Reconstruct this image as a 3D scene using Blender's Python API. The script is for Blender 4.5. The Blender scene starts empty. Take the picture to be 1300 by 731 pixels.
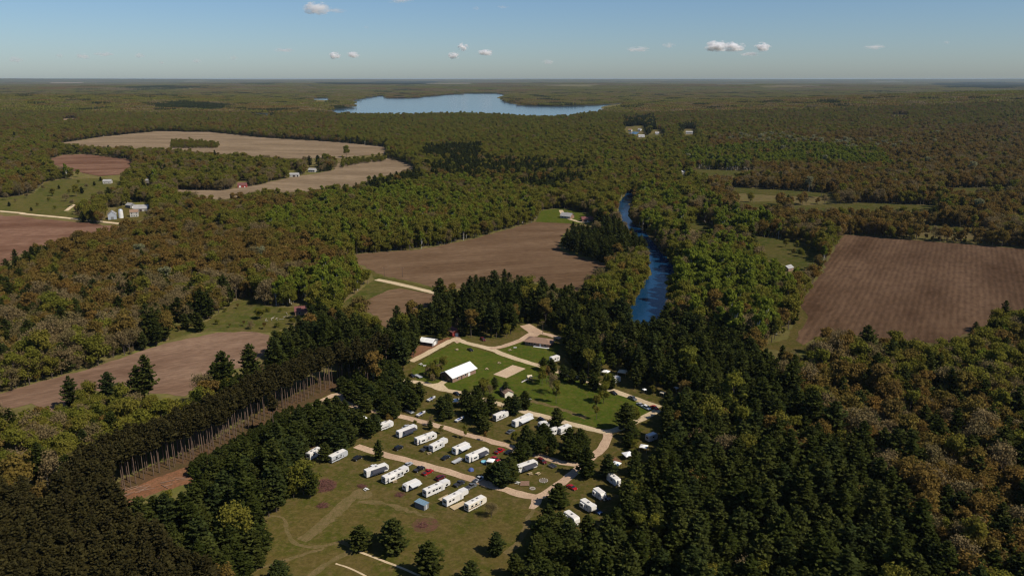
import bpy, math, random
import numpy as np
from mathutils import Vector
R = math.radians
rng = np.random.RandomState(7)
random.seed(7)
scene = bpy.context.scene
col = scene.collection

# ------------------------------------------------------------------ camera, sky, sun, exposure
CAM_H, FPX, HORIZON = 160.0, 1000.0, 100.0
PITCH = math.atan((365.5 - HORIZON) / FPX)
cam_d = bpy.data.cameras.new('camera'); cam = bpy.data.objects.new('camera', cam_d); col.objects.link(cam)
cam.location = (0, 0, CAM_H); cam.rotation_euler = (math.pi / 2 - PITCH, 0, 0)
cam_d.sensor_width = 36; cam_d.lens = 36 * FPX / 1300
cam_d.clip_start = 1; cam_d.clip_end = 200000
scene.camera = cam

SUN_AZ = (0.86, -0.51); SUN_EL = R(47)
world = bpy.data.worlds.new('World'); scene.world = world; world.use_nodes = True
wn = world.node_tree.nodes; wl = world.node_tree.links; wn.clear()
sky = wn.new('ShaderNodeTexSky'); sky.sky_type = 'NISHITA'; sky.sun_disc = False
sky.sun_elevation = SUN_EL; sky.sun_rotation = math.atan2(SUN_AZ[0], SUN_AZ[1])
sky.altitude = 600; sky.air_density = 1.0; sky.dust_density = 0.8; sky.ozone_density = 8.0
bg = wn.new('ShaderNodeBackground'); bg.inputs['Strength'].default_value = 0.09
wo = wn.new('ShaderNodeOutputWorld')
wl.new(sky.outputs[0], bg.inputs[0]); wl.new(bg.outputs[0], wo.inputs[0])
sd = bpy.data.lights.new('sun', 'SUN'); sd.energy = 5.0; sd.angle = R(0.5); sd.color = (1, 0.91, 0.77)
sun = bpy.data.objects.new('sun', sd); col.objects.link(sun)
sv = Vector((SUN_AZ[0] * math.cos(SUN_EL), SUN_AZ[1] * math.cos(SUN_EL), math.sin(SUN_EL)))
sun.rotation_euler = sv.to_track_quat('Z', 'Y').to_euler(); sun.location = (300, -100, 400)
vs = scene.view_settings
scene.display_settings.display_device = 'sRGB'
vs.view_transform = 'Standard'; vs.look = 'None'; vs.exposure = 0.02; vs.gamma = 1; vs.use_curve_mapping = False
cy = scene.cycles
cy.max_bounces = 8; cy.diffuse_bounces = 2; cy.glossy_bounces = 2; cy.transmission_bounces = 3
cy.transparent_max_bounces = 6; cy.volume_bounces = 6; cy.filter_width = 1.25; cy.use_denoising = True

# ------------------------------------------------------------------ pixel <-> ground
CP, SP = math.cos(PITCH), math.sin(PITCH)
def G(px, py, z=0.0):
    u = (px - 650) / FPX; v = (365.5 - py) / FPX
    t = (CAM_H - z) / (SP - v * CP)
    return Vector((u * t, (CP + v * SP) * t, z))
def PX(x, y, z):
    dz = z - CAM_H
    d = y * CP - dz * SP
    up = y * SP + dz * CP
    return 650 + FPX * x / d, 365.5 - FPX * up / d

# ------------------------------------------------------------------ terrain height
def height(x, y):
    x = np.asarray(x, float); y = np.asarray(y, float)
    r = np.hypot(x, y)
    h = 92 * np.exp(-((x - 3100) / 1250) ** 2 / 2 - ((y - 4300) / 1150) ** 2 / 2)
    h = h + 58 * np.exp(-((x + 3300) / 1200) ** 2 / 2 - ((y - 5000) / 1200) ** 2 / 2)
    h = h + 30 * np.exp(-((x - 900) / 900) ** 2 / 2 - ((y - 9800) / 700) ** 2 / 2)
    h = np.maximum(0, h - 10)
    h = h + 42 * np.exp(-((x + 4500) / 2600) ** 2 / 2 - ((y - 11500) / 600) ** 2 / 2) + 46 * np.exp(-((x - 4200) / 3000) ** 2 / 2 - ((y - 12500) / 700) ** 2 / 2) + 44 * np.exp(-((x - 300) / 3500) ** 2 / 2 - ((y - 16500) / 900) ** 2 / 2)
    f = np.clip((r - 9000) / 6000, 0, 1)
    n = np.sin(x / 2100 + 1.3) * np.sin(y / 1700 + .4) + .6 * np.sin(x / 900 + y / 1300) + .5 * np.sin(x / 4100 - y / 3100 + 2)
    h = h + f * (12 + 14 * n)
    f2 = np.clip((r - 24000) / 10000, 0, 1)
    h = h + f2 * (26 + 20 * np.sin(x / 6000 + 1) + 10 * np.sin(x / 1900))
    k = np.clip((r - 34000) / 12000, 0, 1); k = k * k * (3 - 2 * k)
    return h * (1 - k) + k * (134 + 7 * np.sin(x / 5200 + .6) + 4 * np.sin(x / 1700 + y / 2300))

# ------------------------------------------------------------------ materials
def new_mat(name):
    m = bpy.data.materials.new(name); m.use_nodes = True
    n = m.node_tree.nodes; n.clear()
    o = n.new('ShaderNodeOutputMaterial')
    return m, n, m.node_tree.links, o
MATS = {}
def plain(name, c, rough=0.6, metal=0.0, var=0.08, scale=1.5):
    if name in MATS: return MATS[name]
    m, n, l, o = new_mat(name)
    b = n.new('ShaderNodeBsdfPrincipled'); b.inputs['Roughness'].default_value = rough; b.inputs['Metallic'].default_value = metal
    tc = n.new('ShaderNodeTexCoord'); nz = n.new('ShaderNodeTexNoise'); nz.inputs['Scale'].default_value = scale; nz.inputs['Detail'].default_value = 4
    l.new(tc.outputs['Object'], nz.inputs['Vector'])
    mx = n.new('ShaderNodeMix'); mx.data_type = 'RGBA'
    mx.inputs[6].default_value = (*[v * (1 - var * 1.6) for v in c], 1); mx.inputs[7].default_value = (*[min(1, v * (1 + var)) for v in c], 1)
    l.new(nz.outputs[0], mx.inputs[0]); l.new(mx.outputs[2], b.inputs['Base Color']); l.new(b.outputs[0], o.inputs[0])
    MATS[name] = m; return m
def leaf_mat(name, ramp, trans=0.3, isl=0.45):
    m, n, l, o = new_mat(name)
    oi = n.new('ShaderNodeObjectInfo'); ge = n.new('ShaderNodeNewGeometry')
    cr = n.new('ShaderNodeValToRGB'); e = cr.color_ramp.elements
    for i, c in enumerate(ramp):
        p = i / (len(ramp) - 1)
        if i == 0: el = e[0]
        elif i == len(ramp) - 1: el = e[-1]
        else: el = e.new(p)
        el.position = p; el.color = (*c, 1)
    l.new(oi.outputs['Random'], cr.inputs[0])
    mr = n.new('ShaderNodeMapRange'); mr.inputs[3].default_value = 1 - isl; mr.inputs[4].default_value = 1 + isl
    l.new(ge.outputs['Random Per Island'], mr.inputs[0])
    vm = n.new('ShaderNodeVectorMath'); vm.operation = 'SCALE'
    l.new(cr.outputs[0], vm.inputs[0]); l.new(mr.outputs[0], vm.inputs['Scale'])
    d = n.new('ShaderNodeBsdfDiffuse'); t = n.new('ShaderNodeBsdfTranslucent'); mx = n.new('ShaderNodeMixShader'); mx.inputs[0].default_value = trans
    l.new(vm.outputs[0], d.inputs[0]); l.new(vm.outputs[0], t.inputs[0])
    l.new(d.outputs[0], mx.inputs[1]); l.new(t.outputs[0], mx.inputs[2]); l.new(mx.outputs[0], o.inputs[0])
    MATS[name] = m; return m
def ground_mat(name, c1, c2, c3, s1=0.02, s2=0.3, rough=0.95, rows=None, bump=0.3, var=.28):
    """patchy ground: large noise c1-c2, fine noise towards c3; rows = (angle, spacing m, strength) ploughing lines"""
    m, n, l, o = new_mat(name)
    b = n.new('ShaderNodeBsdfDiffuse'); b.inputs['Roughness'].default_value = 0.6
    ge = n.new('ShaderNodeNewGeometry')
    n1 = n.new('ShaderNodeTexNoise'); n1.inputs['Scale'].default_value = s1; n1.inputs['Detail'].default_value = 6; n1.inputs['Roughness'].default_value = .62
    n2 = n.new('ShaderNodeTexNoise'); n2.inputs['Scale'].default_value = s2; n2.inputs['Detail'].default_value = 5; n2.inputs['Roughness'].default_value = .7
    mp = n.new('ShaderNodeMapping')
    l.new(ge.outputs['Position'], mp.inputs[0])
    if rows:
        mp.inputs['Rotation'].default_value = (0, 0, rows[0])
        mps = n.new('ShaderNodeMapping'); mps.inputs['Scale'].default_value = (0.6, 2.2, 1); l.new(mp.outputs[0], mps.inputs[0]); mp = mps
    l.new(mp.outputs[0], n1.inputs['Vector']); l.new(ge.outputs['Position'], n2.inputs['Vector'])
    def mr(sock, a, bb):
        q = n.new('ShaderNodeMapRange'); q.inputs[1].default_value = a; q.inputs[2].default_value = bb; l.new(sock, q.inputs[0]); return q.outputs[0]
    m1 = n.new('ShaderNodeMix'); m1.data_type = 'RGBA'; m1.inputs[6].default_value = (*c1, 1); m1.inputs[7].default_value = (*c2, 1)
    l.new(mr(n1.outputs[0], .40, .60), m1.inputs[0])
    m2 = n.new('ShaderNodeMix'); m2.data_type = 'RGBA'; m2.inputs[7].default_value = (*c3, 1)
    l.new(m1.outputs[2], m2.inputs[6]); l.new(mr(n2.outputs[0], .46, .68), m2.inputs[0])
    n3 = n.new('ShaderNodeTexNoise'); n3.inputs['Scale'].default_value = s2 * 2.2; n3.inputs['Detail'].default_value = 6; n3.inputs['Roughness'].default_value = .75
    mp3 = n.new('ShaderNodeMapping'); mp3.inputs['Location'].default_value = (71, 13, 5); l.new(mp.outputs[0], mp3.inputs[0]); l.new(mp3.outputs[0], n3.inputs['Vector'])
    q3 = n.new('ShaderNodeMapRange'); q3.inputs[1].default_value = .3; q3.inputs[2].default_value = .7; q3.inputs[3].default_value = 1 - var; q3.inputs[4].default_value = 1 + var; l.new(n3.outputs[0], q3.inputs[0])
    v3 = n.new('ShaderNodeVectorMath'); v3.operation = 'SCALE'; l.new(m2.outputs[2], v3.inputs[0]); l.new(q3.outputs[0], v3.inputs['Scale'])
    out = v3.outputs[0]
    if rows:
        mp2 = n.new('ShaderNodeMapping'); mp2.inputs['Rotation'].default_value = (0, 0, rows[0])
        l.new(ge.outputs['Position'], mp2.inputs[0])
        w = n.new('ShaderNodeTexWave'); w.bands_direction = 'Y'; w.inputs['Scale'].default_value = 2 * math.pi / 20 / rows[1]
        w.inputs['Distortion'].default_value = 2.5; w.inputs['Detail'].default_value = 4; w.inputs['Detail Scale'].default_value = .5; w.inputs['Detail Roughness'].default_value = .7
        l.new(mp2.outputs[0], w.inputs[0])
        q = n.new('ShaderNodeMapRange'); q.inputs[3].default_value = 1 - rows[2]; q.inputs[4].default_value = 1 + rows[2] * .6
        l.new(w.outputs['Fac'], q.inputs[0])
        vm = n.new('ShaderNodeVectorMath'); vm.operation = 'SCALE'; l.new(out, vm.inputs[0]); l.new(q.outputs[0], vm.inputs['Scale']); out = vm.outputs[0]
    l.new(out, b.inputs[0])
    if bump:
        bp = n.new('ShaderNodeBump'); bp.inputs['Strength'].default_value = bump; bp.inputs['Distance'].default_value = .6
        l.new(n2.outputs[0], bp.inputs['Height']); l.new(bp.outputs[0], b.inputs['Normal'])
    l.new(b.outputs[0], o.inputs[0]); MATS[name] = m; return m
def water_mat(name, c, rough, bump, spec=.5):
    m, n, l, o = new_mat(name)
    b = n.new('ShaderNodeBsdfPrincipled'); b.inputs['Base Color'].default_value = (*c, 1); b.inputs['Roughness'].default_value = rough
    b.inputs['IOR'].default_value = 1.33; b.inputs['Specular IOR Level'].default_value = spec
    ge = n.new('ShaderNodeNewGeometry'); nz = n.new('ShaderNodeTexNoise'); nz.inputs['Scale'].default_value = .25; nz.inputs['Detail'].default_value = 4
    bp = n.new('ShaderNodeBump'); bp.inputs['Strength'].default_value = bump; bp.inputs['Distance'].default_value = .3
    l.new(ge.outputs['Position'], nz.inputs[0]); l.new(nz.outputs[0], bp.inputs['Height']); l.new(bp.outputs[0], b.inputs['Normal'])
    l.new(b.outputs[0], o.inputs[0]); MATS[name] = m; return m

# foliage
leaf_mat('needles', [(.030, .038, .008), (.038, .046, .010), (.050, .056, .013), (.033, .044, .013)], .22, .45)
leaf_mat('red_pine_needles', [(.034, .030, .011), (.042, .036, .012), (.038, .032, .012)], .2, .4)
leaf_mat('russet_leaf', [(.150, .108, .027), (.172, .106, .029), (.146, .116, .027), (.182, .108, .029), (.142, .104, .033)], .36, .22)
leaf_mat('bare_twig', [(.165, .122, .056), (.185, .138, .066), (.150, .120, .050)], .25, .22)
leaf_mat('green_leaf', [(.136, .136, .021), (.156, .148, .023), (.160, .138, .025), (.126, .134, .021)], .38, .22)
leaf_mat('bright_leaf', [(.140, .168, .021), (.160, .186, .023), (.126, .156, .021)], .40, .22)
leaf_mat('pale_leaf', [(.24, .23, .12), (.20, .20, .10)], .35, .3)
plain('bark', (.10, .075, .055), .9, var=.3); plain('pine_bark', (.085, .06, .048), .9, var=.3)
plain('red_pine_bark', (.13, .084, .060), .9, var=.3, scale=.6); plain('birch_bark', (.5, .48, .44), .8, var=.25)
plain('brush', (.14, .055, .040), .9, var=.4)
# ground
ground_mat('forest_floor', (.110, .086, .036), (.096, .094, .026), (.130, .096, .044), .008, .06)
ground_mat('meadow_grass', (.080, .062, .018), (.054, .056, .010), (.108, .078, .030), .07, .35)
ground_mat('lawn_grass', (.044, .066, .008), (.060, .074, .010), (.084, .076, .018), .06, .3)
ground_mat('camp_grass', (.050, .052, .010), (.078, .062, .018), (.108, .076, .032), .08, .35)
ground_mat('pasture_grass', (.046, .054, .011), (.072, .064, .017), (.092, .072, .028), .025, .15)
ground_mat('gravel', (.36, .25, .17), (.44, .32, .22), (.29, .20, .135), .1, .9, bump=.1)
ground_mat('pale_gravel', (.42, .33, .21), (.48, .38, .25), (.34, .26, .165), .1, .9, bump=.1)
ground_mat('dirt_track', (.140, .100, .048), (.108, .084, .034), (.080, .070, .022), .3, .8, bump=.2)
ground_mat('rust_soil', (.15, .068, .036), (.18, .09, .05), (.09, .055, .03), .1, .6)
ground_mat('mulch', (.098, .050, .032), (.085, .054, .028), (.070, .058, .020), .3, .5)
ground_mat('tan_field', (.135, .096, .060), (.200, .146, .094), (.155, .112, .068), .007, .05, rows=(R(8), 16, .03))
ground_mat('red_field', (.090, .046, .029), (.158, .092, .062), (.118, .062, .041), .012, .08, rows=(R(-12), 12, .03))
ground_mat('brown_field', (.092, .056, .032), (.140, .090, .054), (.108, .066, .038), .012, .1, rows=(R(-16), 9, .05))
ground_mat('row_field', (.066, .038, .022), (.125, .076, .046), (.090, .054, .033), .008, .07, rows=(R(-60.6), 4.2, .13))
ground_mat('sand_field', (.108, .064, .042), (.182, .118, .080), (.136, .084, .056), .014, .1, rows=(R(-29), 10, .04))
ground_mat('sand', (.42, .31, .21), (.46, .35, .24), (.38, .28, .19), .15, 1.0, bump=.05)
water_mat('lake_water', (.03, .06, .09), .12, .25)
water_mat('river_water', (.005, .034, .085), .16, .0, .13)
# built things
plain('rv_white', (.66, .64, .60), .35, var=.10, scale=.6); plain('rv_cream', (.70, .64, .52), .4, var=.05); plain('rv_grey', (.42, .43, .44), .4, var=.06)
plain('rv_roof', (.68, .65, .60), .6, var=.16, scale=.8); plain('glass', (.015, .017, .02), .12, var=.02); plain('dark_stripe', (.03, .028, .03), .4)
plain('awning_dark', (.035, .035, .045), .8); plain('awning_light', (.55, .55, .54), .8); plain('tyre', (.02, .02, .02), .8); plain('rim', (.5, .5, .5), .35, .6)
plain('ac_unit', (.16, .16, .17), .6); plain('brown_stripe', (.16, .09, .05), .5)
for nm, c in dict(black=(.012, .012, .014), silver=(.40, .41, .42), red=(.34, .012, .014), maroon=(.11, .014, .018), grey=(.12, .125, .13), blue=(.03, .06, .16), white=(.75, .75, .74), charcoal=(.035, .036, .04)).items():
    plain('paint_' + nm, c, .22, .1, var=.02)
plain('metal_roof', (.74, .73, .70), .45, .0, var=.07, scale=.4); plain('old_roof', (.33, .32, .31), .6, var=.2, scale=.2); plain('old_wall', (.42, .40, .36), .8, var=.2, scale=.3); plain('brown_wall', (.24, .15, .105), .8, var=.15); plain('dark_wall', (.060, .04, .034), .8, var=.15)
plain('white_wall', (.72, .71, .67), .7, var=.06); plain('shingle_brown', (.24, .15, .10), .9, var=.2); plain('shingle_red', (.15, .055, .05), .9, var=.2)
plain('barn_red', (.32, .045, .035), .8, var=.15); plain('shed_blue', (.16, .26, .34), .6, var=.1); plain('shed_grey', (.17, .17, .17), .7, var=.12)
plain('silo_metal', (.52, .56, .62), .4, .4, var=.1); plain('deck_wood', (.42, .32, .19), .8, var=.12); plain('brown_wood', (.22, .13, .085), .8, var=.2)
plain('canvas_white', (.80, .79, .76), .8, var=.05); plain('canvas_tan', (.55, .46, .32), .8, var=.08); plain('blue_cloth', (.06, .09, .24), .8); plain('pool_water', (.22, .52, .62), .2, var=.05)
plain('stone', (.35, .31, .26), .9, var=.25); plain('ash', (.16, .13, .10), .95, var=.3); plain('red_plastic', (.5, .05, .04), .5); plain('rock', (.42, .36, .30), .9, var=.2)
M = MATS

# ------------------------------------------------------------------ mesh helpers
class MB:
    def __init__(s): s.v = []; s.f = []
    def add(s, vs, fs):
        b = len(s.v); s.v += [tuple(v) for v in vs]; s.f += [tuple(i + b for i in f) for f in fs]; return s
    def box(s, x0, x1, y0, y1, z0, z1, ch=0.0):
        if ch <= 0:
            s.add([(x, y, z) for z in (z0, z1) for x, y in ((x0, y0), (x1, y0), (x1, y1), (x0, y1))],
                  [(3, 2, 1, 0), (4, 5, 6, 7), (0, 1, 5, 4), (1, 2, 6, 5), (2, 3, 7, 6), (3, 0, 4, 7)])
        else:
            v = []
            for z, k in ((z0, 0), (z1 - ch, 0), (z1, ch)):
                v += [(x0 + k, y0 + k, z), (x1 - k, y0 + k, z), (x1 - k, y1 - k, z), (x0 + k, y1 - k, z)]
            f = [(3, 2, 1, 0), (8, 9, 10, 11)]
            for r_ in (0, 4):
                for i in range(4): j = (i + 1) % 4; f.append((r_ + i, r_ + j, r_ + 4 + j, r_ + 4 + i))
            s.add(v, f)
        return s
    def prism(s, prof, y0, y1):
        """profile in x,z (counter-clockwise seen from -y), extruded along y"""
        n = len(prof)
        v = [(x, y0, z) for x, z in prof] + [(x, y1, z) for x, z in prof]
        f = [tuple(range(n)), tuple(range(2 * n - 1, n - 1, -1))]
        for i in range(n): j = (i + 1) % n; f.append((i, n + i, n + j, j))
        s.add(v, f); return s
    def prismx(s, prof, x0, x1):
        n = len(prof)
        v = [(x0, y, z) for y, z in prof] + [(x1, y, z) for y, z in prof]
        f = [tuple(range(n - 1, -1, -1)), tuple(range(n, 2 * n))]
        for i in range(n): j = (i + 1) % n; f.append((i, j, n + j, n + i))
        s.add(v, f); return s
    def tube(s, a, b, r0, r1, n=6, cap=True):
        a = Vector(a); b = Vector(b); d = (b - a)
        if d.length < 1e-6: return s
        d.normalize(); u = d.orthogonal().normalized(); w = d.cross(u)
        v = []
        for c, r in ((a, r0), (b, r1)):
            for i in range(n):
                t = 2 * math.pi * i / n; v.append(c + u * math.cos(t) * r + w * math.sin(t) * r)
        f = [(i, (i + 1) % n, n + (i + 1) % n, n + i) for i in range(n)]
        if cap: f += [tuple(range(n - 1, -1, -1)), tuple(range(n, 2 * n))]
        s.add(v, f); return s
    def mesh(s, name, mat):
        me = bpy.data.meshes.new(name); me.from_pydata(s.v, [], s.f); me.materials.append(mat); me.update(); return me
    def build(s, name, mat, parent=None, loc=None):
        o = bpy.data.objects.new(name, s.mesh(name, M[mat] if isinstance(mat, str) else mat)); col.objects.link(o)
        if parent: o.parent = parent
        if loc: o.location = loc
        return o
def tag(o, label=None, cat=None, group=None, kind=None):
    if label: o['label'] = label
    if cat: o['category'] = cat
    if group: o['group'] = group
    if kind: o['kind'] = kind
    return o
def empty(name, loc, rz=0, label=None, cat=None, group=None):
    o = bpy.data.objects.new(name, None); col.objects.link(o); o.location = loc; o.rotation_euler = (0, 0, rz); o.empty_display_size = .5
    return tag(o, label, cat, group)
def copy_tree(o, parent=None):
    c = o.copy(); col.objects.link(c); c.parent = parent
    for ch in list(o.children): copy_tree(ch, c)
    return c
def W(pts): return [G(*p) for p in pts]
def refine(poly, step, amp, closed=True, seed=0):
    rs = np.random.RandomState(seed + 11); out = []
    n = len(poly)
    for i in range(n if closed else n - 1):
        a, b = poly[i], poly[(i + 1) % n]; d = b - a; L = d.length
        k = max(1, int(L / step)); nrm = Vector((-d.y, d.x, 0)).normalized() if L > 0 else Vector((0, 0, 0))
        out.append(a.copy())
        for j in range(1, k):
            out.append(a + d * (j / k) + nrm * float(rs.normal() * amp))
    if not closed: out.append(poly[-1].copy())
    return out
SHEETS = []
def sheet(name, px, mat, z, step=None, amp=None, parent=None, kind='structure', label=None):
    w = W(px)
    size = max((a - b).length for a in w for b in w)
    if step is None: step = max(1.2, size / 60)
    if amp is None: amp = step * .16
    w = refine(w, step, amp, seed=len(px))
    me = bpy.data.meshes.new(name); me.from_pydata([(p.x, p.y, z) for p in w], [], [tuple(range(len(w)))])
    me.materials.append(M[mat]); me.update()
    if me.polygons[0].normal.z < 0: me.flip_normals()
    o = bpy.data.objects.new(name, me); col.objects.link(o)
    return tag(o, label=label, kind=kind)
def smooth_line(w, step):
    out = []
    for i in range(len(w) - 1):
        p0 = w[max(0, i - 1)]; p1 = w[i]; p2 = w[i + 1]; p3 = w[min(len(w) - 1, i + 2)]
        k = max(1, int((p2 - p1).length / step))
        for j in range(k):
            t = j / k
            out.append(.5 * ((2 * p1) + (p2 - p0) * t + (2 * p0 - 5 * p1 + 4 * p2 - p3) * t * t + (3 * p1 - p0 - 3 * p2 + p3) * t ** 3))
    out.append(w[-1]); return out
def road(name, px, width, mat, z, step=3, jit=.18):
    w = smooth_line(W(px), step); rs = np.random.RandomState(len(px) * 3 + 1)
    v = []; f = []
    for i, p in enumerate(w):
        d = w[min(i + 1, len(w) - 1)] - w[max(i - 1, 0)]; n = Vector((-d.y, d.x, 0)).normalized()
        a = p + n * (width / 2 + rs.normal() * jit); b = p - n * (width / 2 + rs.normal() * jit)
        v += [(b.x, b.y, z), (a.x, a.y, z)]
        if i: f.append((2 * i - 2, 2 * i, 2 * i + 1, 2 * i - 1))
    me = bpy.data.meshes.new(name); me.from_pydata(v, [], f); me.materials.append(M[mat]); me.update()
    o = bpy.data.objects.new(name, me); col.objects.link(o); tag(o, kind='structure')
    return w

# ------------------------------------------------------------------ zone map (which cover grows where), read off the site plan
X0, X1, Y0, Y1 = -500, 1800, 90, 1100
zone = np.full((Y1 - Y0, X1 - X0), 2, np.uint8)
OPEN, KEEP = 0, 1
def paint(poly, code):
    p = np.array(poly, float)
    xa, xb = int(max(X0, math.floor(p[:, 0].min()))), int(min(X1, math.ceil(p[:, 0].max()) + 1))
    ya, yb = int(max(Y0, math.floor(p[:, 1].min()))), int(min(Y1, math.ceil(p[:, 1].max()) + 1))
    if xb <= xa or yb <= ya: return
    xs, ys = np.meshgrid(np.arange(xa, xb) + .5, np.arange(ya, yb) + .5)
    ins = np.zeros(xs.shape, bool); n = len(p)
    for i in range(n):
        x1_, y1_ = p[i]; x2_, y2_ = p[(i + 1) % n]
        if y1_ == y2_: continue
        c = ((y1_ > ys) != (y2_ > ys)) & (xs < (x2_ - x1_) * (ys - y1_) / (y2_ - y1_) + x1_)
        ins ^= c
    zone[ya - Y0:yb - Y0, xa - X0:xb - X0][ins] = code
def look(px, py):
    ix = np.clip(np.floor(px - X0).astype(int), 0, X1 - X0 - 1); iy = np.clip(np.floor(py - Y0).astype(int), 0, Y1 - Y0 - 1)
    return zone[iy, ix]
# kinds: 0 pine 1 red pine 2 russet 3 bare 4 green 5 bright 6 pale 7 none
ZM = {  # zone code -> mixture over kinds
    2: [.04, 0, .30, .12, .52, .02, .0],     # far default woods
    3: [.07, 0, .58, .14, .20, .0, .01],     # orange-brown oaks on the left
    4: [.46, 0, .14, .20, .20, 0, 0],        # mixed pine and bare wood, left
    5: [.05, 0, .08, .10, .47, .30, 0],      # fresh green wood, middle
    6: [.72, 0, .06, .04, .18, 0, 0],        # dark pine bands
    7: [.05, 0, .13, .07, .69, .06, 0],      # olive woods below the lake
    8: [.20, 0, .04, .16, .22, .38, 0],      # right bank of the river
    9: [.92, 0, .02, .02, .04, 0, 0],        # the pine wood
    10: [.50, 0, .20, .20, .10, 0, 0],       # brown wood bottom right, pine share raised to imitate the corner darkening
    11: [.02, 0, .56, .26, .15, .0, .01],    # far right brown wood
    12: [.08, 0, .05, .05, .32, .48, .02],   # bright strip
    13: [0, 1, 0, 0, 0, 0, 0],               # plantation
    14: [.26, 0, .06, .40, .28, 0, 0],       # bare oaks
    15: [.10, 0, .16, .24, .46, .04, 0],     # farm hedge wood
    16: [.25, 0, .10, .10, .50, .05, 0],     # green and pine, right
    17: [0, 0, .34, .2, .2, 0, .26],            # pale tops
    18: [.0, 0, .1, .1, .8, 0, 0],           # hedges
    19: [.40, 0, .14, .14, .32, 0, 0],       # olive wood above the plantation
    40: [0, 1, 0, 0, 0, 0, 0],               # trunks of the plantation edge
    50: [1, 0, 0, 0, 0, 0, 0],               # campground pines
    51: [0, 0, .15, .2, .65, 0, 0],          # campground leafy trees
}
P = paint
P([(-500, 150), (1800, 150), (1800, 260), (-500, 260)], 2)
P([(430, 145), (800, 145), (900, 175), (900, 245), (790, 255), (700, 222), (520, 212), (430, 200)], 7)
P([(-500, 285), (160, 288), (330, 288), (445, 332), (430, 372), (330, 382), (230, 366), (0, 372), (-500, 430)], 3)
P([(-500, 420), (0, 366), (230, 358), (312, 366), (300, 390), (215, 430), (0, 510), (-500, 700)], 4)
P([(-500, 520), (0, 470), (60, 430), (120, 420), (170, 400), (180, 430), (100, 465), (0, 500), (-500, 600)], 14)
P([(0, 520), (240, 500), (300, 480), (330, 470), (300, 520), (150, 600), (60, 640), (-500, 800), (-500, 620)], 19)
P([(330, 288), (420, 250), (520, 235), (620, 225), (695, 262), (683, 285), (600, 310), (480, 352), (440, 395), (400, 405), (330, 380), (445, 332)], 5)
P([(420, 245), (470, 235), (520, 214), (600, 200), (745, 210), (752, 232), (700, 245), (640, 236), (560, 226), (500, 243), (440, 250)], 6)
P([(536, 192), (560, 186), (612, 184), (610, 200), (560, 206), (540, 204)], 9)
P([(790, 250), (850, 246), (1000, 285), (1015, 345), (1000, 445), (880, 420), (850, 340)], 8)
P([(890, 330), (960, 310), (1000, 345), (1005, 420), (930, 410)], 12)
P([(712, 318), (715, 290), (735, 280), (760, 275), (800, 290), (822, 312), (800, 325), (775, 334), (757, 333)], 9)
P([(735, 372), (775, 335), (820, 318), (830, 346), (806, 388), (800, 412), (700, 412)], 16)
P([(490, 445), (496, 410), (530, 390), (560, 372), (600, 353), (660, 353), (720, 368), (740, 378), (800, 398), (880, 408), (960, 440), (1000, 480), (1060, 540), (1110, 570), (1160, 640), (1230, 760), (1400, 1100), (500, 1100), (690, 700), (600, 600), (480, 560)], 9)
P([(1000, 440), (1100, 428), (1200, 438), (1300, 395), (1800, 300), (1800, 1100), (1400, 1100), (1230, 760), (1160, 640), (1110, 570), (1060, 540)], 10)
P([(1000, 440), (1100, 428), (1200, 438), (1250, 412), (1300, 395), (1800, 330), (1800, 520), (1250, 500), (1150, 480), (1060, 490)], 16)
P([(900, 178), (1800, 130), (1800, 335), (1300, 318), (1071, 300), (1010, 300), (900, 252)], 11)
P([(862, 196), (1000, 183), (1120, 196), (1135, 214), (990, 210), (880, 212)], 12)
P([(1000, 255), (1150, 250), (1260, 265), (1150, 275), (1030, 270)], 16)
P([(905, 174), (1000, 174), (1060, 182), (1110, 184), (1180, 186), (1100, 192), (990, 184), (910, 180)], 17)
P([(-500, 700), (-60, 650), (60, 632), (130, 590), (300, 520), (470, 440), (496, 452), (492, 468), (432, 492), (300, 555), (152, 618), (150, 645), (260, 731), (300, 800), (330, 1100), (-500, 1100)], 13)
P([(300, 470), (345, 440), (380, 405), (440, 400), (495, 425), (495, 442), (420, 462), (330, 505), (300, 520), (280, 500)], 9)
P([(195, 205), (260, 190), (300, 200), (420, 200), (425, 215), (330, 235), (240, 240), (190, 235)], 15)
P([(120, 282), (110, 262), (160, 242), (240, 236), (230, 270), (180, 285)], 15)
P([(0, 330), (45, 318), (70, 318), (60, 335), (20, 350), (0, 355)], 9)
P([(152, 650), (255, 620), (258, 590), (330, 545), (372, 530), (372, 560), (400, 595), (405, 610), (365, 640), (330, 668), (300, 690), (290, 760), (260, 745)], 9)
EDGE = [(140, 632), (153, 624), (187, 607), (247, 583), (283, 566), (317, 545), (353, 524), (377, 513), (427, 488)]
P([(x, y + .5) for x, y in EDGE] + [(x, y - 34) for x, y in EDGE[::-1]], 40)
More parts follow.
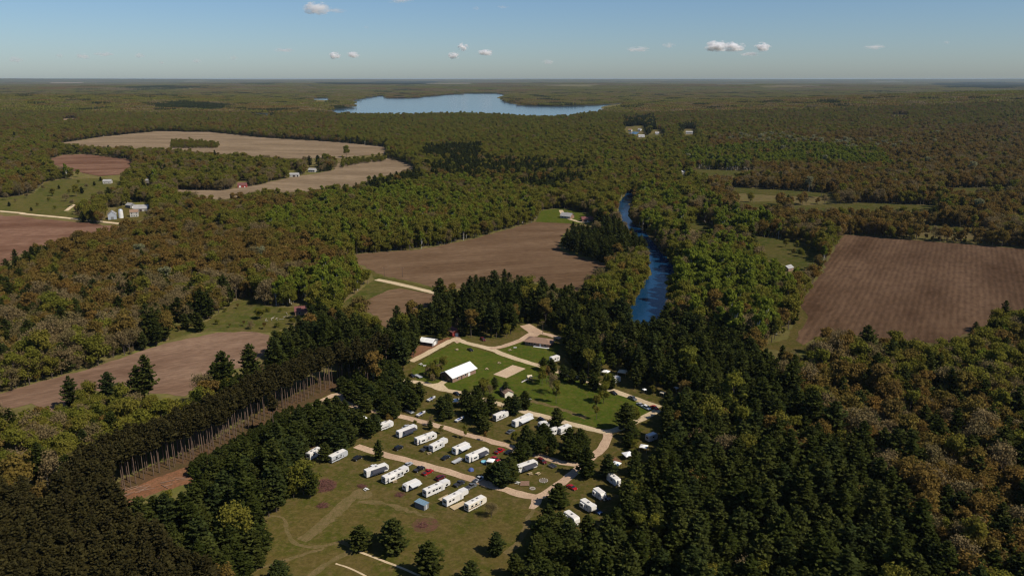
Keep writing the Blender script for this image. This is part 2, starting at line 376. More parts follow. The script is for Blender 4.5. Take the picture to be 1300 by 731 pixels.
# dark conifer patches far away, standing in for cloud-shadow streaks near the horizon
for q in ([(145, 112), (200, 109), (258, 110), (250, 114), (180, 115)], [(185, 132), (240, 131), (290, 134), (280, 139), (200, 138)], [(1180, 106), (1260, 105), (1330, 107), (1280, 113), (1200, 112)], [(300, 106), (365, 106), (350, 108)], [(395, 105), (560, 104), (540, 108), (420, 108)], [(790, 150), (830, 148), (835, 168), (792, 168)], [(860, 160), (885, 158), (882, 172), (862, 172)]):
    P(q, 6)
POLY = dict(
 far_tan=[(65, 184), (130, 174), (200, 167), (267, 168), (333, 175), (433, 181), (491, 187), (490, 195), (433, 201), (383, 202), (310, 198), (267, 195), (217, 190), (150, 188), (110, 186)],
 mid_tan=[(222, 241), (250, 242), (284, 242), (328, 235), (368, 226), (400, 221), (424, 216), (428, 208), (460, 203), (490, 200), (516, 207), (529, 214), (500, 221), (476, 226), (455, 237), (420, 240), (380, 245), (320, 245), (295, 252), (280, 254), (226, 248)],
 small_red=[(58, 204), (80, 197), (110, 196), (167, 203), (170, 208), (153, 222), (127, 224), (97, 218), (67, 209)],
 pasture=[(-300, 285), (-80, 262), (0, 252), (43, 246), (57, 232), (77, 228), (133, 226), (159, 232), (150, 240), (105, 255), (84, 268), (117, 279), (74, 274), (31, 270), (-80, 267)],
 left_red=[(-300, 282), (0, 273), (31, 276), (74, 280), (117, 284), (161, 289), (150, 292), (125, 296), (90, 302), (65, 310), (45, 315), (20, 326), (0, 342), (-300, 480)],
 farm_yard=[(122, 280), (138, 279), (150, 262), (188, 262), (186, 276), (165, 286)],
 sand_strip=[(-300, 590), (0, 500), (43, 487), (117, 467), (167, 450), (213, 435), (277, 422), (317, 421), (342, 425), (343, 445), (310, 466), (285, 470), (262, 485), (235, 503), (215, 500), (150, 497), (110, 495), (85, 515), (67, 524), (40, 512), (13, 519), (0, 515), (-300, 620)],
 left_clearing=[(211, 414), (262, 408), (278, 398), (296, 383), (314, 378), (339, 389), (387, 391), (388, 402), (365, 415), (348, 422), (300, 421), (262, 420), (240, 424), (215, 432)],
 centre_field=[(441, 327), (460, 322), (533, 317), (590, 306), (646, 291), (683, 281), (723, 282), (727, 288), (714, 298), (709, 313), (712, 318), (735, 326), (760, 333), (775, 335), (762, 348), (744, 356), (736, 370), (700, 364), (672, 356), (640, 352), (610, 356), (585, 366), (555, 366), (520, 357), (487, 350), (470, 342)],
 house_lawn=[(680, 282), (687, 268), (712, 265), (735, 268), (752, 276), (756, 285), (728, 284)],
 small_brown=[(448, 389), (494, 368), (509, 366), (552, 374), (545, 390), (520, 396), (502, 402), (499, 416), (489, 418), (472, 398), (462, 393)],
 verge=[(430, 389), (475, 355), (470, 343), (487, 351), (520, 358), (556, 367), (553, 374), (509, 367), (494, 369), (448, 390)],
 right_field=[(1016, 386), (1071, 298), (1300, 316), (1700, 347), (1700, 440), (1300, 394), (1270, 397), (1251, 413), (1221, 425), (1199, 437), (1147, 431), (1103, 429), (1064, 426), (1037, 428), (1020, 438), (1010, 432), (1026, 402)],
 right_clearing=[(956, 300), (985, 303), (1005, 305), (1040, 318), (1038, 328), (1027, 340), (1012, 345), (995, 335), (975, 330), (962, 318)],
 right_verge=[(960, 440), (1000, 430), (1010, 405), (1018, 386), (1028, 402), (1017, 430), (1030, 444), (1000, 447)],
 far_meadow=[(925, 238), (1000, 242), (1063, 246), (1062, 250), (1000, 249), (930, 245)],
 river=[(797, 244), (793, 252), (785, 260), (787, 274), (796, 286), (809, 298), (822, 308), (826, 324), (825, 337), (831, 346), (822, 357), (814, 377), (805, 392), (800, 404), (826, 404), (842, 384), (845, 364), (851, 350), (849, 337), (842, 327), (833, 320), (826, 309), (813, 294), (799, 285), (794, 274), (796, 262), (800, 252), (800, 244)],
 lake=[(412, 143.2), (454, 144.6), (491, 145.2), (528, 145.4), (553, 142.6), (587, 142.6), (638, 145.6), (686, 148.4), (727, 146.6), (749, 141.5), (770, 137), (801, 131), (749, 134), (712, 135.2), (661, 134.2), (642, 129.5), (631, 124.5), (644, 119.8), (601, 118.6), (565, 121), (520, 125), (491, 125), (487, 121), (461, 125), (446, 129), (452, 136), (428, 138.5)],
 inlet=[(393, 129), (398, 125.5), (418, 124.2), (416, 128), (402, 129.6)],
 pond=[(318, 145.5), (335, 144), (352, 146), (345, 147.2), (325, 147)],
 resort_water=[(797, 169.5), (803, 167.5), (812, 168), (808, 171)],
 resort_yard=[(806, 174), (822, 172), (835, 169), (846, 170), (842, 174), (815, 175.5)],
 camp=[(360, 536), (397, 512), (432, 495), (470, 503), (505, 516), (512, 488), (522, 458), (562, 432), (582, 425), (600, 433), (650, 430), (660, 412), (675, 410), (714, 427), (716, 445), (705, 460), (725, 476), (760, 487), (790, 490), (842, 514), (838, 527), (800, 552), (778, 570), (782, 590), (770, 610), (768, 650), (735, 684), (700, 680), (690, 706), (655, 760), (640, 900), (270, 900), (300, 705), (330, 672), (365, 645), (408, 640), (412, 600), (385, 590), (365, 575)],
  scrub_0=[(1000, 262), (1100, 258), (1200, 262), (1190, 267), (1090, 268), (1010, 269)],
 scrub_1=[(880, 215), (960, 218), (940, 224), (885, 223)],
 scrub_2=[(930, 258), (990, 255), (985, 263), (940, 266)],
 scrub_3=[(872, 276), (912, 288), (906, 297), (878, 290)],
 scrub_4=[(1150, 285), (1260, 291), (1250, 296), (1160, 291)],
 scrub_5=[(1190, 240), (1290, 238), (1280, 243), (1200, 245)],
 slash=[(148, 630), (185, 612), (215, 600), (252, 588), (247, 612), (190, 628), (160, 642)],
)
for k, q in POLY.items(): P(q, OPEN)
for dx, dy in ((-3, 0), (3, 0), (6, 0), (0, 3), (3, -1)): P([(x + dx, y + dy) for x, y in POLY['river'][2:]], OPEN)
P([(217, 177), (240, 177), (278, 180), (276, 184), (217, 184)], 18)     # hedge in the far field
P([(433, 203), (460, 199), (490, 196.5), (490, 199), (460, 202.5), (433, 207)], 18)
CL = {  # crowns standing inside the campground
 50: [[(372, 533), (382, 528), (401, 520), (412, 515), (429, 515), (436, 526), (451, 535), (464, 541), (483, 546), (483, 556), (466, 559), (451, 564), (439, 575), (421, 577), (414, 570), (403, 566), (397, 551), (385, 548), (370, 559)],
      [(433, 476), (489, 479), (491, 506), (472, 511), (455, 508), (440, 496)], [(500, 488), (544, 497), (542, 520), (516, 522), (496, 508)], [(551, 503), (574, 506), (572, 521), (553, 523)],
      [(583, 505), (609, 503), (630, 518), (627, 538), (600, 540), (588, 524)], [(475, 453), (512, 455), (516, 479), (498, 490), (475, 490)],
      [(667, 549), (692, 548), (700, 556), (701, 572), (681, 570), (668, 561)], [(719, 552), (733, 546), (753, 545), (764, 553), (762, 561), (738, 569), (724, 567)],
      [(640, 505), (662, 506), (667, 521), (652, 527), (640, 524)], [(628, 598), (640, 594), (652, 598), (655, 606), (648, 612), (633, 611)],
      [(683, 655), (697, 650), (706, 668), (718, 690), (712, 740), (690, 740), (682, 690)],
      [(778, 575), (800, 570), (800, 590), (785, 588)], [(300, 690), (335, 672), (340, 690), (322, 700), (300, 720)], [(790, 520), (818, 528), (800, 545), (788, 540)],
      [(700, 462), (712, 455), (735, 470), (758, 482), (745, 484), (722, 472)]],
 51: [[(542, 446), (572, 446), (574, 458), (551, 468), (536, 470)], [(593, 488), (616, 476), (632, 486), (632, 500), (618, 503), (592, 495)]]}
for c, qs in CL.items():
    for q in qs: P(q, c)
ROADS = dict(
 near_loop=[(452, 566), (464, 570), (489, 577), (520, 585), (551, 593.5), (575, 600.5), (599, 608), (634, 619), (668, 629), (682, 631), (692, 627), (708, 616), (729, 600), (742, 589), (754, 578), (766, 567), (773, 551)],
 middle_loop=[(366, 534), (397, 516), (416, 505), (429, 500), (436, 510), (453, 516), (472, 521), (505, 527.5), (542, 537), (569, 544), (586, 550), (605, 555), (644, 565.5), (672, 575), (693, 581), (712, 587), (728, 588.5), (744, 586)],
 barn_road=[(508, 482), (535, 486), (547, 489), (562, 494.5), (589, 499.5), (623, 510), (635, 513), (668, 523), (697, 530), (717, 536), (741, 542), (763, 547.5), (773, 548), (791, 542), (812, 533), (836, 520)],
 upper_road=[(522, 459), (541, 449), (559, 439.5), (571, 433), (580, 430.5), (590, 434.6), (603, 438), (621, 442.6), (645, 452), (670, 460), (687, 465), (714, 473.5), (729, 478), (758, 488), (787, 499), (809, 507), (838, 517)],
 house_road=[(622, 442.6), (638, 440), (658, 433), (668, 428), (678, 422), (690, 423.5), (712, 429.5)])
for k, q in ROADS.items():
    w = smooth_line(W(q), 2.5)
    for p in w:
        x, y = PX(p.x, p.y, 0); P([(x - 7, y - 2.5), (x + 7, y - 2.5), (x + 7, y + 2.5), (x - 7, y + 2.5)], KEEP) if look(np.array([x]), np.array([y]))[0] in (OPEN,) else None
FOOT = []   # built things: keep tree trunks and crowns off their pixels
def keep(px, py, w=10, h=7):
    P([(px - w, py - h), (px + w, py - h), (px + w, py + h), (px - w, py + h)], KEEP)

# ------------------------------------------------------------------ the ground, water, fields, roads
def terrain():
    rr = np.concatenate([[0.0], np.geomspace(120, 48000, 150)])
    th = np.concatenate([np.linspace(R(40), R(140), 181), np.linspace(R(140), R(400), 61)[1:-1]])
    nt = len(th); v = [(0, 0, 0)]; f = []
    for r in rr[1:]:
        x = r * np.cos(th); y = r * np.sin(th); h = height(x, y)
        v += list(zip(x.tolist(), y.tolist(), h.tolist()))
    for j in range(nt): f.append((0, 1 + j, 1 + (j + 1) % nt))
    for i in range(len(rr) - 2):
        a = 1 + i * nt
        for j in range(nt):
            k = (j + 1) % nt; f.append((a + j, a + nt + j, a + nt + k, a + k))
    me = bpy.data.meshes.new('ground'); me.from_pydata(v, [], f); me.materials.append(M['forest_floor']); me.update()
    o = bpy.data.objects.new('ground', me); col.objects.link(o); tag(o, kind='structure')
terrain()
sheet('field', POLY['far_tan'], 'tan_field', .5); sheet('field', POLY['mid_tan'], 'tan_field', .4)
sheet('field', POLY['small_red'], 'red_field', .4); sheet('field', POLY['pasture'], 'pasture_grass', .2)
sheet('field', POLY['left_red'], 'red_field', .25); sheet('ground', POLY['farm_yard'], 'camp_grass', .3)
sheet('field', POLY['sand_strip'], 'sand_field', .1); sheet('ground', POLY['left_clearing'], 'pasture_grass', .05)
sheet('field', POLY['centre_field'], 'brown_field', .15); sheet('lawn', POLY['house_lawn'], 'lawn_grass', .2)
sheet('field', POLY['small_brown'], 'brown_field', .1); sheet('ground', POLY['verge'], 'pasture_grass', .05)
sheet('field', POLY['right_field'], 'row_field', .12); sheet('ground', POLY['right_clearing'], 'pasture_grass', .1)
sheet('ground', POLY['right_verge'], 'camp_grass', .05); sheet('field', POLY['far_meadow'], 'pasture_grass', .3)
for i in range(6): sheet('field', POLY['scrub_%d' % i], 'pasture_grass', .3)
# water runs on under the trees that lean over it
rv = POLY['river']
sheet('river', [(800, 236), (792, 250), (784, 260), (786, 274), (794, 286), (806, 299), (819, 309), (823, 324), (822, 337), (827, 346), (818, 358), (808, 377), (797, 394), (780, 425), (800, 440), (836, 408), (850, 386), (852, 366), (857, 352), (855, 337), (847, 326), (838, 320), (830, 308), (818, 294), (803, 284), (797, 274), (799, 262), (803, 250), (806, 236)], 'river_water', .12, step=8, amp=.8)
sheet('lake', [(380, 150), (454, 151), (560, 152), (700, 155), (740, 150), (775, 139), (803, 130.6), (760, 126), (700, 121), (650, 118.6), (601, 118.4), (565, 120.7), (520, 124.8), (491, 124.8), (487, 120.8), (461, 124.8), (446, 129), (430, 136), (410, 142)], 'lake_water', .7, step=90, amp=6)
sheet('peninsula', [(801, 131), (749, 134), (712, 135.2), (661, 134.2), (642, 129.5), (631, 124.5), (646, 119.4), (680, 117), (760, 117), (840, 125)], 'forest_floor', 1.4, step=90, amp=6)
sheet('headland', [(446, 129), (452, 135.6), (428, 138), (405, 140), (398, 131), (425, 128)], 'forest_floor', 1.4, step=60, amp=4)
sheet('lake', POLY['inlet'], 'lake_water', .7, step=60, amp=6); sheet('lake', POLY['pond'], 'lake_water', .7, step=40, amp=4); sheet('lake', POLY['resort_water'], 'river_water', .5, step=30, amp=2)
sheet('ground', POLY['resort_yard'], 'pasture_grass', .5)
sheet('beach', [(770, 136.6), (801, 130.6), (803, 131.6), (775, 137.6)], 'sand', .8, step=50, amp=2)
for q, mt in (([(205, 103.6), (262, 103.4), (258, 104.2), (210, 104.3)], 'tan_field'), ([(60, 105.4), (110, 105), (105, 106), (65, 106.2)], 'tan_field'), ([(905, 107), (960, 106.4), (955, 108), (915, 108.3)], 'pasture_grass'), ([(980, 109.4), (1040, 109), (1030, 110.4), (985, 110.8)], 'tan_field'), ([(1105, 104.4), (1150, 104.2), (1148, 105), (1110, 105.1)], 'pasture_grass'),
              ([(700, 108.6), (760, 108.2), (752, 109.6), (708, 109.8)], 'pasture_grass'), ([(540, 106.4), (600, 106.2), (596, 107.2), (545, 107.3)], 'tan_field'), ([(75, 152), (96, 150.6), (100, 152.4), (80, 154)], 'tan_field'), ([(1010, 139), (1040, 138.4), (1036, 140.2), (1014, 140.6)], 'tan_field'), ([(1130, 146.4), (1154, 146), (1152, 148), (1134, 148.2)], 'tan_field')):
    P(q, OPEN)
    w = W(q); zz = float(max(height(p.x, p.y) for p in w)); me = bpy.data.meshes.new('field')
    wr = refine(w, 120, 8); me.from_pydata([(p.x, p.y, float(height(p.x, p.y)) + 2.5) for p in wr], [], [tuple(range(len(wr)))]); me.materials.append(M[mt]); me.update()
    o = bpy.data.objects.new('field', me); col.objects.link(o); tag(o, kind='structure')
# campground ground
sheet('ground', [(330, 500), (430, 470), (500, 430), (660, 400), (860, 480), (880, 540), (820, 620), (780, 700), (720, 900), (240, 900), (270, 690), (250, 630), (300, 560)], 'camp_grass', .03, step=6, amp=1)
sheet('lawn', [(522, 470), (540, 455), (572, 438), (582, 433), (600, 441), (640, 453), (690, 468), (760, 491), (838, 518), (815, 530), (776, 546), (740, 539), (700, 528), (665, 518), (640, 508), (600, 498), (560, 491), (530, 484)], 'lawn_grass', .045, step=3, amp=.3)
sheet('lawn', [(633, 445), (645, 440), (668, 432), (682, 429), (700, 432), (712, 440), (700, 462), (690, 463), (665, 456)], 'lawn_grass', .045, step=3, amp=.3)
sheet('meadow', [(335, 672), (365, 645), (430, 612), (470, 640), (520, 655), (600, 668), (660, 640), (700, 660), (690, 706), (655, 760), (640, 880), (270, 880), (300, 705)], 'meadow_grass', .045, step=3, amp=.6)
for k, q in ROADS.items():
    wdt = dict(near_loop=4.3, middle_loop=4.0, barn_road=4.2, upper_road=4.6, house_road=4.6)[k]
    road('road', q, wdt, 'gravel' if k in ('near_loop', 'middle_loop', 'house_road') else 'pale_gravel', {'near_loop': .075, 'middle_loop': .08, 'barn_road': .085, 'upper_road': .09, 'house_road': .095}[k])
sheet('road', [(676, 630), (690, 630), (686, 640), (678, 646), (671, 645), (674, 639)], 'gravel', .07, step=2, amp=.1)
sheet('road', [(763, 546), (790, 542), (778, 548), (775, 560), (768, 558)], 'gravel', .07, step=2, amp=.1)
sheet('road', [(545, 488), (556, 486), (562, 482), (569, 484), (563, 488), (570, 495)], 'pale_gravel', .07, step=2, amp=.1)
sheet('road', [(660, 414), (672, 411), (690, 421), (682, 427), (674, 428), (671, 422)], 'gravel', .07, step=2, amp=.1)
sheet('road', [(572, 430), (582, 426), (588, 433), (580, 436)], 'gravel', .07, step=2, amp=.1)
sheet('road', [(605, 438), (622, 440), (634, 440), (628, 445), (616, 442)], 'pale_gravel', .07, step=2, amp=.1)
sheet('ground', [(622, 455), (540, 437), (555, 433), (570, 428), (572, 432), (558, 438), (526, 456), (521, 452), (528, 440)][1:], 'rust_soil', .06, step=2, amp=.3)
sheet('volleyball_court', [(626.3, 475.2), (642.9, 479.8), (667.5, 467.8), (650.9, 463.2)], 'sand', .07, step=2, amp=.06)
road('road', [(-200, 258), (0, 268.5), (31, 272), (74, 276), (117, 280.5), (163, 285.5)], 7, 'pale_gravel', .35, step=20)
road('road', [(84, 268), (95, 260), (103, 259)], 5, 'pale_gravel', .35, step=10)
road('road', [(478, 355), (500, 359.5), (552, 372), (580, 379)], 6, 'pale_gravel', .2, step=8)
road('road', [(712, 267), (718, 276), (740, 283), (748, 282)], 5, 'pale_gravel', .3, step=6)
road('path', [(383, 686), (400, 673), (424, 652), (444, 634), (462, 622)], 5, 'dirt_track', .06, step=2, jit=.35)
road('path', [(318, 664), (336, 657), (352, 655), (362, 662), (365, 675), (373, 688), (392, 694), (412, 692), (431, 687)], 1.6, 'dirt_track', .062, step=2, jit=.3)
road('path', [(296, 733), (340, 718), (383, 704), (412, 696)], 1.5, 'dirt_track', .064, step=2, jit=.3)
road('path', [(390, 734), (418, 714), (446, 697), (432, 686)], 2.2, 'dirt_track', .066, step=2, jit=.3)
road('path', [(446, 696), (474, 707), (506, 719), (536, 732)], .9, 'pale_gravel', .07, step=2, jit=.05)
road('path', [(426, 715), (444, 721), (465, 731)], .7, 'pale_gravel', .07, step=2, jit=.05)
road('path', [(640, 702), (660, 688), (672, 655), (678, 646)], 2.0, 'dirt_track', .062, step=2, jit=.4)
road('path', [(640, 502), (680, 510), (720, 522), (745, 531)], 3.0, 'dirt_track', .06, step=2, jit=.5)
road('path', [(455, 636), (490, 640), (520, 648), (552, 660)], 1.8, 'dirt_track', .058, step=2, jit=.7)
def disc(px, py, rx, mat, z, name='ground'):
    c = G(px, py); r = rx
    w = [(c.x + r * (1 + rng.normal() * .06) * math.cos(t), c.y + r * (1 + rng.normal() * .06) * math.sin(t), z) for t in np.linspace(0, 2 * math.pi, 30)[:-1]]
    me = bpy.data.meshes.new(name); me.from_pydata(w, [], [tuple(range(len(w)))]); me.materials.append(M[mat]); me.update()
    o = bpy.data.objects.new(name, me); col.objects.link(o); tag(o, kind='structure')
disc(540, 666, 5.2, 'mulch', .072); disc(410, 616, 5.6, 'mulch', .072); disc(462, 628, 3.5, 'dirt_track', .071)
sheet('ground', POLY['slash'], 'rust_soil', .06, step=2, amp=.4)
ground_mat('needle_litter', (.075, .045, .024), (.055, .042, .018), (.095, .055, .030), .12, .7)
sheet('ground', [(x - 3, y - 12) for x, y in EDGE] + [(x + 3, y + 6) for x, y in EDGE[::-1]], 'needle_litter', .05, step=2, amp=.5)
sheet('ground', [(397, 548), (404, 545), (414, 552), (412, 560), (404, 566), (396, 572), (392, 562)], 'mulch', .06, step=1.5, amp=.3)
sheet('ground', [(770, 582), (782, 580), (790, 586), (780, 592), (768, 598)], 'rust_soil', .06, step=1.5, amp=.3)

# ------------------------------------------------------------------ tree prototypes
def quads_mesh(name, C, U, V, mat):
    """C centres, U, V half axes (n,3) -> quad soup"""
    n = len(C); vv = np.stack([C - U - V, C + U - V * .7, C + U * .8 + V, C - U * .9 + V], 1).reshape(-1, 3)
    me = bpy.data.meshes.new(name); me.vertices.add(4 * n); me.vertices.foreach_set('co', vv.astype(np.float32).ravel())
    me.loops.add(4 * n); me.loops.foreach_set('vertex_index', np.arange(4 * n, dtype=np.int32))
    me.polygons.add(n); me.polygons.foreach_set('loop_start', np.arange(0, 4 * n, 4, dtype=np.int32))
    me.materials.append(M[mat]); me.update(calc_edges=True); me.validate(); return me
def frame(N, rs):
    N = N / np.linalg.norm(N, axis=1, keepdims=True)
    a = rs.normal(size=N.shape); U = np.cross(N, a); U /= np.linalg.norm(U, axis=1, keepdims=True); return U, np.cross(N, U)
def broadleaf(seed, H, Rr, base, n, size, dense=True):
    rs = np.random.RandomState(seed)
    tr = MB(); lean = rs.normal(size=2) * .3
    top = (lean[0], lean[1], H * .72)
    tr.tube((0, 0, -.3), (lean[0] * .4, lean[1] * .4, H * base), .26, .19, 7); tr.tube((lean[0] * .4, lean[1] * .4, H * base), top, .19, .06, 6)
    cl = []
    nb = 9 if dense else 12
    for i in range(nb):
        t = rs.uniform(0, 1); z0 = H * (base + (.72 - base) * t * .8); ang = 2.4 * i + rs.normal() * .3
        rad = Rr * rs.uniform(.55, .82) * (1 - .35 * t); zz = z0 + rs.uniform(.12, .3) * H
        e = (math.cos(ang) * rad, math.sin(ang) * rad, min(zz, H * .93))
        s0 = (lean[0] * .5, lean[1] * .5, z0); tr.tube(s0, e, .11, .03, 5, False)
        cl.append((*e, rs.uniform(.30, .44) * Rr))
        for q in range(2 if dense else 3):
            e2 = (e[0] + rs.normal() * Rr * .25, e[1] + rs.normal() * Rr * .25, min(e[2] + rs.uniform(.0, .12) * H, H))
            m = [(s0[k] + e[k]) / 2 for k in range(3)]; tr.tube(m, e2, .06, .02, 4, False)
            cl.append((*e2, rs.uniform(.22, .34) * Rr))
    for i in range(5): cl.append((rs.normal() * Rr * .25, rs.normal() * Rr * .25, H * rs.uniform(.75, .92), Rr * rs.uniform(.3, .42)))
    cl = np.array(cl); w = cl[:, 3] ** 2; pick = rs.choice(len(cl), n, p=w / w.sum())
    d = rs.normal(size=(n, 3)); d /= np.linalg.norm(d, axis=1, keepdims=True)
    rad = cl[pick, 3] * rs.uniform(.3, 1.5, n) ** .9; Cc = cl[pick, :3] + d * rad[:, None] * np.array([1, 1, .85])
    Cc[:, 2] = np.clip(Cc[:, 2], H * base * .75, H * 1.03)
    U, V = frame(d * .9 + rs.normal(size=(n, 3)) * .75 + np.array([0, 0, .45]), rs)
    s = size * rs.uniform(.6, 1.25, n)[:, None]
    return tr, (Cc, U * s * .55, V * s * .5)
def pine(seed, H, Rr, z0, whorl, nbr, size, droop=.05, flat=.45, trunk_r=.24):
    rs = np.random.RandomState(seed); tr = MB(); tr.tube((0, 0, -.3), (0, 0, H * .5), trunk_r, trunk_r * .7, 7); tr.tube((0, 0, H * .5), (0, 0, H * .97), trunk_r * .7, .03, 6)
    C = []; D = []; S = []
    for i in range(whorl):
        t = i / (whorl - 1); z = H * (z0 + (1 - z0) * t ** .95)
        prof = (1 - t ** 2.3) ** .62 * (1.0 if t > .2 else .66 + t * 1.7) * (1 + .16 * math.sin(i * 2.1 + seed))
        L0 = Rr * max(.10, prof)
        k = nbr if t < .85 else max(3, nbr - 2)
        for j in range(k):
            a = 2 * math.pi * (j + rs.uniform(-.4, .4)) / k + i * 1.1
            L = L0 * rs.uniform(.55, 1.18); up = rs.uniform(-.02, .22) - droop + .25 * t
            if i % 3 == 0 and i < whorl - 2: tr.tube((0, 0, z), (math.cos(a) * L * .8, math.sin(a) * L * .8, z + up * L * .8), .05, .015, 4, False)
            m = max(2, int(L / .55) + 1)
            for q in range(m):
                f = (q + .65) / m; wd = .10 + .22 * f
                for h in range(2 if f < .4 else 3):
                    aa = a + rs.normal() * wd * .9
                    C.append((math.cos(aa) * L * f, math.sin(aa) * L * f, z + up * L * f + rs.normal() * .14 * size + .12 * f * L * (f - .3)))
                    D.append((math.cos(aa + rs.normal() * .5), math.sin(aa + rs.normal() * .5), rs.normal() * .22 + .12)); S.append(size * rs.uniform(.65, 1.2) * (1 - .3 * t))
    for q in range(16): C.append((rs.normal() * .5, rs.normal() * .5, H * rs.uniform(.93, 1.01))); D.append((rs.normal(), rs.normal(), 1.5)); S.append(size * .6)
    C = np.array(C); D = np.array(D); S = np.array(S)[:, None]
    D /= np.linalg.norm(D, axis=1, keepdims=True)
    N = rs.normal(size=C.shape) * flat + np.array([0, 0, 1.0]) + C * np.array([.12, .12, 0]); Vv = np.cross(N, D); Vv /= np.linalg.norm(Vv, axis=1, keepdims=True)
    return tr, (C, D * S * .62, Vv * S * .42)
def proto(key, trq, leafm, barkm):
    tr, (C, U, V) = trq
    return dict(key=key, trunk=tr.mesh('trunk', M[barkm]), crown=quads_mesh('crown', C, U, V, leafm), H=float(C[:, 2].max()))
PROTO = {0: [], 1: [], 2: [], 3: [], 4: [], 5: [], 6: []}
for i, (H, Rr, z0, wh, nb) in enumerate([(15.5, 3.6, .22, 12, 7), (14.5, 3.4, .16, 12, 7), (12, 3.3, .05, 12, 8), (17, 3.1, .32, 11, 6)]):
    PROTO[0].append(proto('pine', pine(20 + i, H, Rr, z0, wh + 3, nb + 1, .92), 'needles', 'pine_bark'))
for i in range(3):
    PROTO[1].append(proto('redpine', pine(40 + i, 21, 2.8, .62, 10, 8, .9, -.02, .7, .2), 'red_pine_needles', 'red_pine_bark'))
shapes = [(16, 4.6, .18, 3200, .54, True), (19, 3.6, .20, 3000, .54, True), (15, 5.0, .16, 2800, .52, True)]
for kk, lm, bm, sc in ((2, 'russet_leaf', 'bark', .8), (4, 'green_leaf', 'bark', 1.0), (5, 'bright_leaf', 'birch_bark', 1.0), (6, 'pale_leaf', 'birch_bark', .8)):
    for i, (H, Rr, b, n, s, dn) in enumerate(shapes if kk in (2, 4) else shapes[1:2]):
        PROTO[kk].append(proto('leafy', broadleaf(60 + i + kk * 5, H, Rr if kk != 5 else 3.0, b, int(n * sc), s, dn), lm, bm))
for i in range(2): PROTO[3].append(proto('bare', broadleaf(90 + i, 15, 4.8, .2, 1900, .38, False), 'bare_twig', 'bark'))

